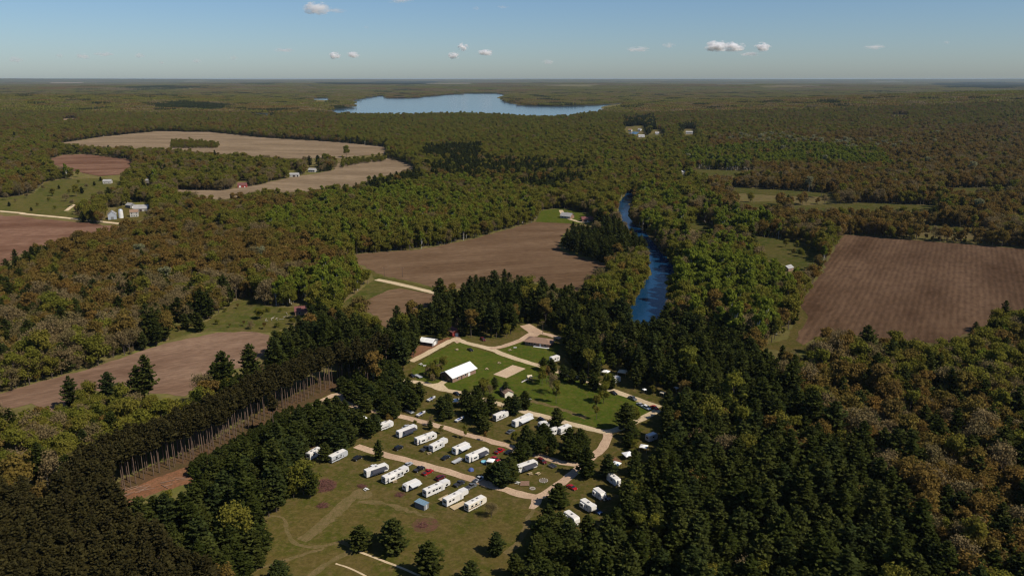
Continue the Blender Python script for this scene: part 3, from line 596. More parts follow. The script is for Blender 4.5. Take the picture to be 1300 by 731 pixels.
# ------------------------------------------------------------------ trailers
def edge(p1, p2, width):
    """near long side p1->p2 on the ground (site pixels) -> centre, heading, length; width runs away to the left of travel"""
    a = G(*p1); b = G(*p2); d = b - a; L = d.length; d.normalize(); n = Vector((-d.y, d.x, 0))
    return (a + b) / 2 + n * width / 2, math.atan2(d.y, d.x), L
def wheel(parent, x, y, r, w=.24):
    t = MB(); t.tube((x, y - w / 2, r), (x, y + w / 2, r), r, r, 12); o = t.build('wheel', 'tyre', parent)
    h = MB(); s = -1 if y < 0 else 1; h.tube((x, y + s * w * .5, r), (x, y + s * (w * .5 + .02), r), r * .55, r * .5, 10); h.build('rim', 'rim', o)
def trailer(p1, p2, label, style='travel', body='rv_white', stripe=None, awning=None, slide=False, windows=(.25, .5, .75), acs=(.3, .62), Lmax=None, wd=2.6):
    c, rz, L = edge(p1, p2, wd)
    L = max(5.0, min(L, Lmax or 12.5))
    e = empty('camper_trailer', c, rz, label, 'trailer', 'campers parked in the campground')
    x0, x1, y0, y1 = -L / 2, L / 2, -wd / 2, wd / 2; zb, zt = .55, 3.25
    if style == 'fifth':
        prof = [(x0, zb), (x1 - L * .24, zb), (x1 - L * .24, zb + .95), (x1 - .25, zb + .95), (x1, zb + 1.5), (x1 - .2, zt + .15), (x1 - L * .26, zt + .25), (x1 - L * .30, zt), (x0, zt)]
    elif style == 'round':
        zt = 2.95; prof = [(x0 + .2, zb), (x1 - .5, zb), (x1, zb + .6), (x1 - .05, zt - .9), (x1 - .6, zt - .15), (x1 - 1.2, zt), (x0 + .8, zt), (x0 + .25, zt - .3), (x0, zt - .9), (x0, zb + .4)]
    elif style == 'motor':
        prof = [(x0, zb - .1), (x1 - .1, zb - .1), (x1, zb + .6), (x1 - .12, zt - .1), (x1 - .3, zt), (x0 + .1, zt), (x0, zt - .2)]
    else:
        prof = [(x0, zb), (x1 - .55, zb), (x1, zb + .7), (x1 - .1, zt - .6), (x1 - .5, zt - .05), (x1 - .9, zt), (x0 + .1, zt), (x0, zt - .15)]
    MB().prism(prof, y0, y1).build('body', body, e)
    xr1 = x1 - (L * .31 if style == 'fifth' else 1.3 if style == 'round' else .95)
    MB().prismx([(y0 - .03, zt + .003), (y1 + .03, zt + .003), (y1 - .15, zt + .10), (0, zt + .14), (y0 + .15, zt + .10)], x0 + (.85 if style == 'round' else .05), xr1).build('roof', 'rv_roof', e)
    for a in acs:
        xa = x0 + L * a; q = MB().box(xa - .42, xa + .42, -.36, .36, zt + .1, zt + .42, .1).build('air_conditioner', 'ac_unit', e)
    MB().box(x0 + L * .82 - .2, x0 + L * .82 + .2, .3, .7, zt + .08, zt + .25, .04).build('roof_vent', 'rv_roof', e) if style != 'fifth' else None
    for w in windows:
        xa = x0 + L * w
        MB().box(xa - .55, xa + .55, y0 - .03, y0 + .02, 1.75, 2.5).build('window', 'glass', e)
    MB().box(x0 - .03, x0 + .02, -.7, .7, 1.7, 2.5).build('window', 'glass', e)
    MB().box(x1 - L * .36 - .35, x1 - L * .36 + .35, y0 - .035, y0 + .02, .7, 2.6).build('door', 'rv_grey', e)
    if stripe:
        MB().box(x0 + .1, x1 - L * .26, y0 - .02, y0 + .02, 1.15, 1.55).build('stripe', stripe, e)
        MB().box(x0 - .02, x0 + .02, y0 + .2, y1 - .2, 1.05, 1.5).build('stripe', stripe, e)
    if slide:
        MB().box(x0 + L * .1, x0 + L * .42, y0 - .75, y0 + .05, .95, 2.85, .06).build('slide_out', body, e)
        MB().box(x0 + L * .18, x0 + L * .34, y0 - .78, y0 - .74, 1.7, 2.4).build('window', 'glass', e)
    if awning:
        xa, xb = x0 + L * (.45 if slide else .2), x0 + L * .85
        v = [(xa, y0 - .03, 2.95), (xb, y0 - .03, 2.95), (xb, y0 - 2.3, 2.45), (xa, y0 - 2.3, 2.45)]
        aw = MB().add(v + [(a, b, c_ + .05) for a, b, c_ in v], [(0, 1, 2, 3), (7, 6, 5, 4), (0, 4, 5, 1), (1, 5, 6, 2), (2, 6, 7, 3), (3, 7, 4, 0)]).build('awning', awning, e)
        for x in (xa + .05, xb - .05): MB().tube((x, y0 - 2.25, 2.46), (x, y0 - .05, 1.0), .035, .035, 5).build('awning_arm', 'rim', aw)
    for s in (y0 + .15, y1 - .15):
        for x in ((-.55, .35) if style != 'motor' else (-L * .28, L * .33)): wheel(e, x - (.6 if style != 'motor' else 0), s, .38)
    if style in ('travel', 'round'):
        MB().tube((x1 - .6, -.7, .5), (x1 + .95, 0, .5), .05, .05, 5).tube((x1 - .6, .7, .5), (x1 + .95, 0, .5), .05, .05, 5).tube((x1 + .8, 0, 0), (x1 + .8, 0, .55), .04, .04, 5).build('hitch', 'dark_stripe', e)
        MB().box(x1 + .05, x1 + .5, -.3, .3, .53, .95, .08).build('gas_bottle', 'rv_white', e)
    if style == 'fifth':
        for s in (-.8, .8): MB().tube((x1 - L * .2, s, 0), (x1 - L * .2, s, 1.5), .06, .06, 5).build('leg', 'rim', e)
    if style == 'motor':
        MB().box(x1 - .08, x1 + .01, y0 + .2, y1 - .2, 1.7, 2.6).build('windscreen', 'glass', e)
    for p in (p1, p2, ((p1[0] + p2[0]) / 2, (p1[1] + p2[1]) / 2)):
        keep(p[0], p[1] - 5, 9, 8)
    return e
T = trailer
T((465.8, 607.5), (494, 597.7), 'white camper with a dark awning, first in the near row by the pines', awning='awning_dark', windows=(.3, .8), acs=(.5,))
T((488.6, 616), (520.6, 601.4), 'white fifth-wheel camper with bold dark stripe, second in the near row', 'fifth', stripe='dark_stripe', slide=True, windows=(.55, .7, .9), acs=(.25, .5, .68))
T((515.7, 625.4), (534.8, 616.8), 'small round-nosed white camper with a light awning out, above the blue-roofed shed', 'round', awning='awning_light', windows=(.25,), acs=())
T((541.5, 632.8), (572, 619), 'long white fifth-wheel camper with many windows behind the blue-roofed shed', 'fifth', windows=(.12, .3, .42, .55, .85), acs=(.2, .5))
T((567.4, 644.5), (595, 630.3), 'plain tall white fifth-wheel camper beside the pale wooden deck', 'fifth', windows=(.15, .3), acs=(.45,))
T((595, 651), (618, 639), 'cream camper at the end of the near row beside a bare shrub', body='rv_cream', stripe='brown_stripe', windows=(.2, .42, .7), acs=(.35, .6))
T((507, 557), (530, 548), 'long white camper with a dark shaded side, left end of the second row', 'fifth', awning='awning_dark', windows=(.3,), acs=())
T((530, 566), (555, 557), 'long white camper with windows, second from the left in the second row', stripe='brown_stripe', windows=(.2, .4, .6, .8), slide=True, acs=(.5,))
T((549.8, 575), (569, 565), 'white fifth-wheel camper with small dark windows, third in the second row', 'fifth', stripe='rv_grey', windows=(.2, .5), acs=(.5,))
T((578.8, 578.6), (597, 570), 'white camper with awning next to a flat trailer in the second row', awning='awning_light', windows=(.3, .6), acs=(.3,))
T((595.7, 588.5), (621, 577.4), 'white camper with a dark awning beside a round blue paddling pool', awning='awning_dark', slide=True, windows=(.6,), acs=(.3,))
T((658.5, 602), (683, 593.4), 'white camper with a dark awning above the fire ring inside the near loop', awning='awning_dark', windows=(.85,), acs=(.6,))
T((630, 536), (646, 529), 'short white camper with dark markings by the pines near the brown shed', stripe='dark_stripe', windows=(.3, .6), acs=())
T((653.5, 544), (678, 533), 'white fifth-wheel camper with awning beside the lawn road', 'fifth', awning='awning_light', windows=(.3,), acs=(.4,))
T((712, 553), (726, 547), 'white camper with a dark side stripe behind the young pines', stripe='dark_stripe', windows=(.4,), acs=(.5,))
T((701, 554), (711, 550), 'short white camper half hidden by pines left of a striped camper', 'round', windows=(.4,), acs=())
T((686, 545), (697, 543), 'small white camper between pines below the lawn road', 'round', windows=(.5,), acs=())
T((484, 547.5), (500, 541.7), 'white pop-up camper with a dark stripe beside the pines of the middle loop', stripe='dark_stripe', windows=(), acs=(.5,))
T((466, 543), (483, 540), 'white camper roof half covered by pine branches beside the middle loop', windows=(.5,), acs=())
T((394, 585), (410, 576), 'white camper with dark specks at the far left of the campground', windows=(.3, .7), acs=(.3, .6))
T((421.6, 589), (442, 579), 'grey and white striped camper under pines above the red brush pile', body='rv_grey', stripe='dark_stripe', windows=(.3, .6), acs=(.5,))
T((715.5, 659), (729.4, 669), 'white camper nearest the brown wood on the right edge of the campground', slide=True, windows=(.6,), acs=(.5,), Lmax=10)
T((736, 643.5), (751, 654), 'white fifth-wheel camper between two others on the right edge of the campground', 'fifth', slide=True, windows=(.6,), acs=(.5,), Lmax=10)
T((752.5, 629), (763, 637), 'white camper with slide-out near the red car on the right edge', slide=True, windows=(.7,), acs=(), Lmax=9)
T((770, 610), (782, 619), 'white camper half in the shade of the tall pines at the right edge', windows=(.5,), acs=(.5,), Lmax=9)
T((824, 562), (835, 558), 'white camper roof alone among the pines right of the lawn', windows=(.5,), acs=())
T((701, 461), (711, 458), 'white camper under pines beside the brown-roofed house', 'motor', windows=(.4, .7), acs=())
T((780, 487), (787, 485), 'white motorhome end-on under the tall pines above the lawn', 'motor', windows=(.5,), acs=(.4,), Lmax=7)

# ------------------------------------------------------------------ cars and pickups
def car(px, py, toward, label, paint, kind='car'):
    """centre pixel, heading from two pixels"""
    c = G(px, py); a = G(*toward[0]); b = G(*toward[1]); rz = math.atan2(b.y - a.y, b.x - a.x)
    e = empty('pickup_truck' if kind == 'pickup' else 'parked_car', c, rz, label, 'pickup' if kind == 'pickup' else 'car', 'cars parked in the campground')
    L, w = (5.4, 1.95) if kind == 'pickup' else (4.7, 1.85); h = L / 2; y0, y1 = -w / 2, w / 2
    if kind == 'pickup': prof = [(-h, .45), (h - .1, .40), (h, .6), (h - .05, .95), (h - .5, 1.08), (.75, 1.15), (-h + .02, 1.12), (-h, .9)]
    elif kind == 'suv': prof = [(-h, .45), (h - .1, .40), (h, .6), (h - .05, .95), (h - .9, 1.08), (-h + .05, 1.12), (-h, .9)]
    else: prof = [(-h, .42), (h - .1, .35), (h, .55), (h - .1, .78), (h - 1.1, .92), (-h + .05, .95), (-h, .8)]
    MB().prism(prof, y0, y1).build('body', paint, e)
    if kind == 'pickup':
        cab = [(-.55, 1.13), (1.25, 1.13), (.75, 1.80), (.3, 1.88), (-.45, 1.85)]
        bed = MB().box(-h + .12, -.65, y0 + .12, y1 - .12, 1.12, 1.135).build('bed', 'dark_stripe', e)
    elif kind == 'suv': cab = [(-h + .12, 1.1), (1.25, 1.08), (.65, 1.72), (.2, 1.80), (-h + .4, 1.76)]
    else: cab = [(-h + .45, .93), (1.15, .90), (.45, 1.40), (0, 1.46), (-1.0, 1.42)]
    n = len(cab); ins = .16
    v = [(x, y0 + .08 + (ins if z > 1.3 else 0), z) for x, z in cab] + [(x, y1 - .08 - (ins if z > 1.3 else 0), z) for x, z in cab]
    f = [tuple(range(n)), tuple(range(2 * n - 1, n - 1, -1))] + [(i, n + i, n + (i + 1) % n, (i + 1) % n) for i in range(n)]
    MB().add(v, f).build('window', 'glass', e)
    tx = [p for p in cab if p[1] > 1.35]; xa, xb = min(p[0] for p in tx), max(p[0] for p in tx); zt = max(p[1] for p in cab)
    MB().box(xa - .02, xb - .12, y0 + .22, y1 - .22, zt - .03, zt + .03, .02).build('roof', paint, e)
    for s in (y0 + .1, y1 - .1):
        for x in (-h + .9, h - .9): wheel(e, x, s, .36, .22)
        MB().box(h - .04, h + .02, s - .2 if s > 0 else s, s if s > 0 else s + .2, .62, .78).build('headlight', 'rv_white', e)
    keep(px, py - 2, 9, 6); return e
UR = ((0, 600), (14, 592)); UR2 = ((300, 600), (314, 593))
def ur(x, y): return ((x - 8, y + 4.2), (x + 8, y - 4.2))
def dr(x, y): return ((x - 8, y - 4.2), (x + 8, y + 4.2))
car(454, 583, ur(454, 583), 'black car on the grass left of the near row, below the pine', 'paint_black', 'suv')
car(518, 591, ur(518, 591), 'silver car in front of the dark-striped camper by the near road', 'paint_silver')
car(532, 597, ur(532, 597), 'black pickup beside the red pickup next to the near road', 'paint_black', 'pickup')
car(543, 601, ur(543, 601), 'bright red pickup with white box parked by the near road', 'paint_red', 'pickup')
car(559, 608, ur(559, 608), 'dark maroon car above the many-windowed camper near the road', 'paint_maroon', 'suv')
car(583, 615.5, ur(583, 615.5), 'black pickup in shade between campers beside the near road', 'paint_charcoal', 'pickup')
car(598, 619, ur(598, 619), 'grey pickup nearest the road bend in the near row', 'paint_grey', 'pickup')
car(634, 574, ur(634, 574), 'red pickup beside the middle loop road', 'paint_red', 'pickup')
car(646, 575, ur(646, 575), 'black car next to the red pickup beside the middle loop', 'paint_black')
car(688, 587, dr(688, 587), 'dark red car at the end of the awning camper in the loop', 'paint_maroon', 'suv')
car(726, 620, dr(726, 620), 'red car alone on the grass at the right edge of campground', 'paint_red')
car(597, 445, dr(597, 445), 'black car on the lawn above the white-roofed hall', 'paint_black')
car(613, 432, dr(613, 432), 'dark red car under the pines along the upper road', 'paint_maroon', 'suv')
car(580, 501, dr(580, 501), 'black car on the road below the white-roofed hall', 'paint_black')
car(779, 500, dr(779, 500), 'black car on the lawn edge beside the upper road', 'paint_black')
car(803, 507, dr(803, 507), 'dark grey pickup parked along the upper road at the lawn', 'paint_grey', 'pickup')
car(813, 515, dr(813, 515), 'silver car parked on the lawn corner by the upper road', 'paint_silver')
car(821, 519, dr(821, 519), 'white car beside the red one where two roads meet', 'paint_white', 'suv')
car(831, 518.5, dr(831, 518.5), 'red car at the corner where the lawn roads meet', 'paint_red')
car(506, 570, ur(506, 570), 'black car in front of the long shaded camper in the second row', 'paint_black', 'suv')
car(523, 478, dr(523, 478), 'black car in the shade left of the white-roofed hall', 'paint_black')
car(516, 543, ur(516, 543), 'silver car at the left end of the second row by the middle loop', 'paint_silver')

car(540, 571, ur(540, 571), 'charcoal pickup in front of the brown-striped second-row camper', 'paint_charcoal', 'pickup')
car(566, 582, ur(566, 582), 'black car left of the grey flat trailer in the second row', 'paint_black')
car(629, 584, dr(629, 584), 'small red car tucked beside the white sunshade and pool', 'paint_red')
car(688, 535, dr(688, 535), 'black car beside the barn road next to the awning camper', 'paint_black', 'suv')
car(648, 549, ur(648, 549), 'grey car on the grass left of the lawn-road campers', 'paint_grey')
car(768, 633, dr(768, 633), 'dark grey car right of the slide-out camper at the pine edge', 'paint_charcoal', 'suv')
car(757, 650, dr(757, 650), 'blue car between the right-edge campers and the pines', 'paint_blue')
car(474, 594, ur(474, 594), 'white car behind the first camper of the near row', 'paint_white')
car(608, 610, ur(608, 610), 'silver pickup beside the near road at the row end', 'paint_silver', 'pickup')

# ------------------------------------------------------------------ boats, flat trailers, small camp things
def boat(px, py, tw, label, L=6.0):
    c = G(px, py); a, b = G(*tw[0]), G(*tw[1]); e = empty('boat', c, math.atan2(b.y - a.y, b.x - a.x), label, 'boat')
    hl = MB(); st = [(-L / 2, 1.0, .7), (-L * .1, 1.1, .7), (L * .25, .85, .75), (L * .42, .4, .85), (L / 2, .04, .95)]
    v = []
    for x, w, z in st: v += [(x, -w, z + .55), (x, -w * .7, z), (x, 0, z - .15), (x, w * .7, z), (x, w, z + .55)]
    f = [tuple(range(5))] + [(5 * i + j, 5 * i + j + 5, 5 * i + j + 6, 5 * i + j + 1) for i in range(4) for j in range(4)] + [(5 * i + 4, 5 * i + 9, 5 * i + 5, 5 * i) for i in range(4)]
    hl.add(v, f).build('hull', 'rv_white', e)
    MB().box(-L * .3, L * .1, -.6, .6, 1.27, 1.34).build('cockpit', 'blue_cloth', e)
    MB().prism([(L * .05, 1.28), (L * .2, 1.28), (L * .1, 1.75), (L * .06, 1.75)], -.6, .6).build('windscreen', 'glass', e)
    MB().tube((-L * .5, -.6, .45), (L * .6, 0, .45), .06, .06, 5).tube((-L * .5, .6, .45), (L * .6, 0, .45), .06, .06, 5).build('trailer_frame', 'rim', e)
    for s in (-.95, .95): wheel(e, -.6, s, .33)
    keep(px, py - 2, 13, 10)
boat(584, 534, ur(584, 534), 'white boat on a trailer below the pines beside the middle loop')
boat(535, 527, ur(535, 527), 'white boat with blue cover at the left of the middle loop')
boat(548, 508, ur(548, 508), 'white boat under the pines below the hall road')
def flatbed(px, py, tw, label, L=5.5, mat='rv_grey'):
    c = G(px, py); a, b = G(*tw[0]), G(*tw[1]); e = empty('flat_trailer', c, math.atan2(b.y - a.y, b.x - a.x), label, 'trailer')
    for i in range(6): MB().box(-L / 2, L / 2, -1.02 + i * .34, -.72 + i * .34, .62, .68).build('plank', mat, e)
    for s in (-1.07, 1.07): MB().box(-L / 2, L / 2, s - .04, s + .04, .55, .95).build('rail', 'rim', e)
    MB().tube((L / 2, -.6, .55), (L / 2 + 1.2, 0, .55), .05, .05, 5).tube((L / 2, .6, .55), (L / 2 + 1.2, 0, .55), .05, .05, 5).build('hitch', 'dark_stripe', e)
    for s in (-1.2, 1.2):
        for x in (-.7, .1): wheel(e, x, s, .33)
    keep(px, py - 2, 8, 5)
flatbed(581, 586, ur(581, 586), 'grey flat trailer next to the camper beside the paddling pool')
flatbed(520, 523.5, dr(520, 523.5), 'grey flat trailer on the grass left of the boats')
flatbed(701, 592.5, dr(701, 592.5), 'small dark flat trailer beside the dark red car in the loop', 3.6, 'paint_charcoal')
flatbed(531, 478.5, dr(531, 478.5), 'pale flat trailer on the grass left of the white-roofed hall', 6)
def canopy(px, py, s, label, mat='canvas_white', z=2.3):
    c = G(px, py); e = empty('canopy_tent', c, rng.uniform(0, 1.5), label, 'tent')
    v = [(-s, -s, z), (s, -s, z), (s, s, z), (-s, s, z), (0, 0, z + s * .45), (-s, -s, z - .25), (s, -s, z - .25), (s, s, z - .25), (-s, s, z - .25)]
    MB().add(v, [(0, 1, 4), (1, 2, 4), (2, 3, 4), (3, 0, 4), (0, 5, 6, 1), (1, 6, 7, 2), (2, 7, 8, 3), (3, 8, 5, 0)]).build('roof', mat, e)
    for x in (-s + .05, s - .05):
        for y in (-s + .05, s - .05): MB().tube((x, y, 0), (x, y, z - .02), .04, .04, 5).build('pole', 'rim', e)
    keep(px, py - 4, 7, 6)
canopy(460, 536, 2.2, 'white canopy tent beside the middle loop under the pines')
canopy(443.7, 526, 1.4, 'small white canopy left of the middle loop among the pines')
canopy(769, 476, 1.9, 'white canopy next to the round green tree above the lawn')
canopy(790, 476, 2.3, 'tan canopy behind the motorhome under the tall pines', 'canvas_tan')
canopy(782, 594, 1.7, 'white canopy on the bare soil at the right edge of the campground')
canopy(797, 582, 2.1, 'white canopy under the pines above the bare soil')
canopy(817, 572, 1.7, 'pale canopy deep in the pines right of the road junction')
canopy(579, 513, 1.9, 'white canopy beside the pines below the black car')
canopy(623, 590, 1.5, 'white sunshade next to the paddling pool')
canopy(841, 503, 1.2, 'tan kiosk roof at the corner of the tall pines by the upper road', 'canvas_tan')
canopy(818, 499, .9, 'tiny white shelter in the pines above the upper road')
canopy(858, 497, 1.2, 'white shelter deepest in the pines right of the upper road')
canopy(393, 530, 1.3, 'white awning on posts at the left gravel strip')
def blue_tent():
    c = G(598, 597); e = empty('dome_tent', c, .4, 'small blue dome tent beside the near road', 'tent')
    v = [(0, 0, 1.4)]; f = []
    for k, (r, z) in enumerate(((.7, 1.15), (1.2, .6), (1.35, 0))):
        for i in range(6): t = i * math.pi / 3; v.append((r * math.cos(t), r * math.sin(t), z))
    for i in range(6): j = (i + 1) % 6; f.append((0, 1 + i, 1 + j)); f.append((1 + i, 7 + i, 7 + j, 1 + j)); f.append((7 + i, 13 + i, 13 + j, 7 + j))
    MB().add(v, f).build('canvas', 'blue_cloth', e); MB().add([(1.0, -.5, .03), (1.0, .5, .03), (1.13, 0, .95)], [(0, 1, 2)]).build('flap', 'awning_light', e)
blue_tent()
def pool():
    c = G(614.5, 587); e = empty('paddling_pool', c, 0, 'round light blue paddling pool in front of the awning camper', 'pool')
    wl_ = MB(); n = 20; v = []; f = []
    for r, z in ((1.35, 0), (1.4, .7), (1.3, .7), (1.28, .5)):
        for i in range(n): t = 2 * math.pi * i / n; v.append((r * math.cos(t), r * math.sin(t), z))
    for k in range(3):
        for i in range(n): j = (i + 1) % n; f.append((k * n + i, k * n + j, k * n + n + j, k * n + n + i))
    wl_.add(v, f).build('wall', 'shed_blue', e); MB().add([(1.28 * math.cos(2 * math.pi * i / n), 1.28 * math.sin(2 * math.pi * i / n), .52) for i in range(n)], [tuple(range(n))]).build('water', 'pool_water', e)
pool()
def deck(pts, label, mat='deck_wood', z=.35):
    w = W(pts); c = sum(w, Vector()) / 4; e = empty('wooden_deck', c, 0, label, 'deck')
    n = 12
    for i in range(n):
        a, b = (i + .04) / n, (i + .96) / n
        q = [w[0].lerp(w[1], a), w[0].lerp(w[1], b), w[3].lerp(w[2], b), w[3].lerp(w[2], a)]
        v = [(p.x - c.x, p.y - c.y, z) for p in q] + [(p.x - c.x, p.y - c.y, z - .06) for p in q]
        MB().add(v, [(0, 1, 2, 3), (7, 6, 5, 4), (0, 4, 5, 1), (1, 5, 6, 2), (2, 6, 7, 3), (3, 7, 4, 0)]).build('plank', mat, e)
    for p in w: MB().box(p.x - c.x - .08, p.x - c.x + .08, p.y - c.y - .08, p.y - c.y + .08, 0, z - .07).build('post', 'brown_wood', e)
deck([(570.5, 644), (576.5, 648), (594.5, 640), (588, 636.3)], 'pale wooden deck along the plain tall camper')
deck([(556, 634), (561, 637), (573, 631), (568, 628)], 'tan wooden deck between the two longest campers of the near row')
deck([(660, 617), (672, 617), (672, 611), (661, 611)], 'reddish brown wooden platform beside the loop road', 'brown_wood')
def fire_ring(px, py, r, label):
    c = G(px, py); e = empty('fire_ring', c, 0, label, 'fire ring')
    n = 14
    for i in range(n):
        t = 2 * math.pi * i / n; k = rng.uniform(.16, .26)
        MB().box(r * math.cos(t) - k, r * math.cos(t) + k, r * math.sin(t) - k, r * math.sin(t) + k, 0.05, .32, .08).build('stone', 'stone', e)
    MB().add([(r * .85 * math.cos(t), r * .85 * math.sin(t), .09) for t in np.linspace(0, 6.28, 16)[:-1]], [tuple(range(15))]).build('ash_bed', 'ash', e)
fire_ring(690, 610, 1.7, 'wide stone fire ring inside the bend of the near loop'); fire_ring(676, 620, 1.0, 'small stone fire ring close to the bend of the near loop')
def picnic(px, py, label, mat='deck_wood', rz=.5):
    c = G(px, py); e = empty('picnic_table', c, rz, label, 'table')
    for i in range(4): MB().box(-.95, .95, -.38 + i * .19, -.21 + i * .19, .72, .77).build('plank', mat, e)
    for s in (-.75, .75): MB().box(-.95, .95, s - .14, s + .14, .42, .47).build('seat', mat, e)
    for x in (-.6, .6):
        for s in (-1, 1): MB().tube((x, s * .2, .71), (x, s * .7, 0), .05, .05, 4).build('leg', mat, e)
        MB().box(x - .04, x + .04, -.7, .7, .36, .415).build('crossbar', mat, e)
for (x, y, l, m) in ((580, 444.5, 'pale picnic table on the lawn left of the black car', 'sand'), (634, 461.5, 'pale picnic table on the lawn above the sand court', 'sand'), (618, 469, 'pale picnic table on the lawn right of the hall', 'sand'), (534, 463, 'white picnic table in the grass left of the leafy shrubs', 'rv_white'), (539, 465, 'white picnic table in front of the leafy shrubs', 'rv_white'),
                     (647, 445, 'pale picnic table on the small lawn below the house road', 'sand'), (654, 442, 'white picnic table nearest the road fork on the small lawn', 'rv_white'), (672, 508, 'white picnic table on the lawn right of the brown shed', 'rv_white'), (673, 602, 'pale picnic table below the awning camper in the loop', 'deck_wood'), (683, 602, 'tan picnic table between the fire ring and the awning camper', 'deck_wood'), (657, 613.5, 'white picnic table at the end of the brown platform', 'rv_white'), (501, 612, 'tan picnic table between the first and second near campers', 'deck_wood'), (465, 622, 'white picnic table at the head of the dirt strip', 'rv_white'), (545, 576, 'tan picnic table behind the third second-row camper', 'deck_wood')):
    picnic(x, y, l, m, rng.uniform(0, 3))
def brush_pile(px, py, r, n, label, h=1.2):
    c = G(px, py); b = MB(); rs = np.random.RandomState(int(px))
    for i in range(n):
        a = rs.uniform(0, 6.28); q = r * math.sqrt(rs.uniform(0, 1)); x, y = q * math.cos(a), q * math.sin(a); z = h * (1 - (q / r) ** 2) * rs.uniform(.1, 1)
        d = Vector((rs.normal(), rs.normal(), rs.normal() * .35)).normalized() * rs.uniform(.7, 1.7)
        b.tube((x - d.x, y - d.y, max(.05, z - d.z)), (x + d.x, y + d.y, max(.05, z + d.z)), .06, .025, 4, False)
    o = b.build('brush_pile', 'brush', None, c); tag(o, label, 'brush pile')
brush_pile(410, 617, 5.0, 420, 'wide red-brown heap of cut brush at the pine edge')
brush_pile(410, 642, 1.9, 90, 'small dark heap of cut brush on the meadow below the wide heap', .8); brush_pile(536, 667, 2.0, 70, 'dark sticks heaped on the round red mulch patch', .5)
brush_pile(460, 617, 1.6, 60, 'low rusty sticks beside the white tables at the near row', .4); brush_pile(508, 628, 1.6, 60, 'low rusty sticks left of the blue-roofed shed', .4)
def log_pile():
    c = G(212, 614); e = empty('felled_logs', c, R(28), 'felled pine logs lying on rusty soil below the pine plantation', 'logs')
    rs = np.random.RandomState(3)
    for i in range(34):
        x = rs.uniform(-20, 17); y = rs.uniform(-3.0, 3.5); a = rs.normal() * .5; L = rs.uniform(2.5, 6); r = rs.uniform(.12, .22)
        MB().tube((x - math.cos(a) * L / 2, y - math.sin(a) * L / 2, r + .08), (x + math.cos(a) * L / 2, y + math.sin(a) * L / 2, r + .08), r, r * .75, 7).build('log', 'brown_wood' if i % 3 else 'red_pine_bark', e)
log_pile()
def snag(px, py, h, label):
    c = G(px, py); e = empty('dead_tree', c, 0, label, 'tree'); rs = np.random.RandomState(int(px))
    MB().tube((0, 0, -.2), (.2, 0, h * .6), .28, .2, 7).tube((.2, 0, h * .6), (-.6, .3, h), .19, .05, 6).tube((.15, 0, h * .5), (1.5, -.3, h * .95), .15, .04, 6).build('trunk', 'birch_bark', e)
    b = MB()
    for i in range(8): z = h * rs.uniform(.45, .85); a = rs.uniform(0, 6.28); b.tube((.1, 0, z), (math.cos(a) * 1.6, math.sin(a) * 1.6, z + rs.uniform(.3, 1.4)), .06, .02, 5)
    b.build('branch', 'birch_bark', e); keep(px, py - 12, 6, 14)
snag(37, 625, 9, 'bleached forked dead tree at the left edge of the wood'); snag(61, 618, 10, 'bleached dead tree with spread limbs right of the forked one')

# ------------------------------------------------------------------ buildings
def gable_house(c, rz, w, L, eave, ridge, wall, roof, label, name='house', cat='house', over=.5, windows=(), doors=(), gdoor=None, gwall=None, chimney=False):
    """ridge along local x; -y is the near long side, -x the near gable end"""
    e = empty(name, c, rz, label, cat); x0, x1, y0, y1 = -L / 2, L / 2, -w / 2, w / 2
    MB().add([(x0, y0, 0), (x1, y0, 0), (x1, y1, 0), (x0, y1, 0), (x0, y0, eave), (x1, y0, eave), (x1, y1, eave), (x0, y1, eave)], [(0, 1, 5, 4), (2, 3, 7, 6)]).build('wall', wall, e)
    g = gwall or wall
    for x, fl in ((x0, 1), (x1, 0)):
        f = (0, 1, 2, 3, 4); MB().add([(x, y0, 0), (x, y1, 0), (x, y1, eave), (x, 0, ridge), (x, y0, eave)], [f[::-1] if fl else f]).build('gable_wall', g, e)
    sl = (ridge - eave) / (w / 2); yo = over; t = .12
    rf = None
    for s in (-1, 1):
        v = []
        for x in (x0 - over, x1 + over):
            v += [(x, 0, ridge + .02), (x, s * (w / 2 + yo), eave - sl * yo + .02), (x, s * (w / 2 + yo), eave - sl * yo + .02 + t), (x, 0, ridge + .02 + t)]
        o = MB().add(v, [(0, 4, 5, 1), (3, 2, 6, 7), (1, 5, 6, 2), (0, 1, 2, 3), (4, 7, 6, 5), (0, 3, 7, 4)]).build('roof', roof, e); rf = rf or o
        if 'metal' in roof:
            for i in range(int(L / 2.4) + 1):
                x = x0 - over + .3 + i * (L + 2 * over - .6) / int(L / 2.4)
                MB().add([(x - .05, 0, ridge + t + .03), (x + .05, 0, ridge + t + .03), (x + .05, s * (w / 2 + yo), eave - sl * yo + t + .03), (x - .05, s * (w / 2 + yo), eave - sl * yo + t + .03), (x, 0, ridge + t + .09), (x, s * (w / 2 + yo), eave - sl * yo + t + .09)], [(0, 4, 5, 3), (4, 1, 2, 5), (3, 5, 2), (0, 1, 4)]).build('seam', roof, o)
    for (x, z, ww, hh) in windows:
        f = MB().box(x - ww / 2 - .08, x + ww / 2 + .08, y0 - .05, y0 + .02, z - .08, z + hh + .08).build('window', 'white_wall', e); MB().box(x - ww / 2, x + ww / 2, y0 - .07, y0 - .04, z, z + hh).build('pane', 'glass', f)
    for (x, ww, hh, m) in doors: MB().box(x - ww / 2, x + ww / 2, y0 - .06, y0 + .02, .05, hh).build('door', m, e)
    if gdoor: ww, hh, m, side = gdoor; xx = x0 if side < 0 else x1; MB().box(xx - .06, xx + .06, -ww / 2, ww / 2, .05, hh).build('garage_door', m, e)
    if chimney: MB().box(-.4, .4, .5, 1.2, eave, ridge + 1.0).build('chimney', 'brown_wall', rf)
    return e
def at_edge(p1, p2, w): return edge(p1, p2, w)
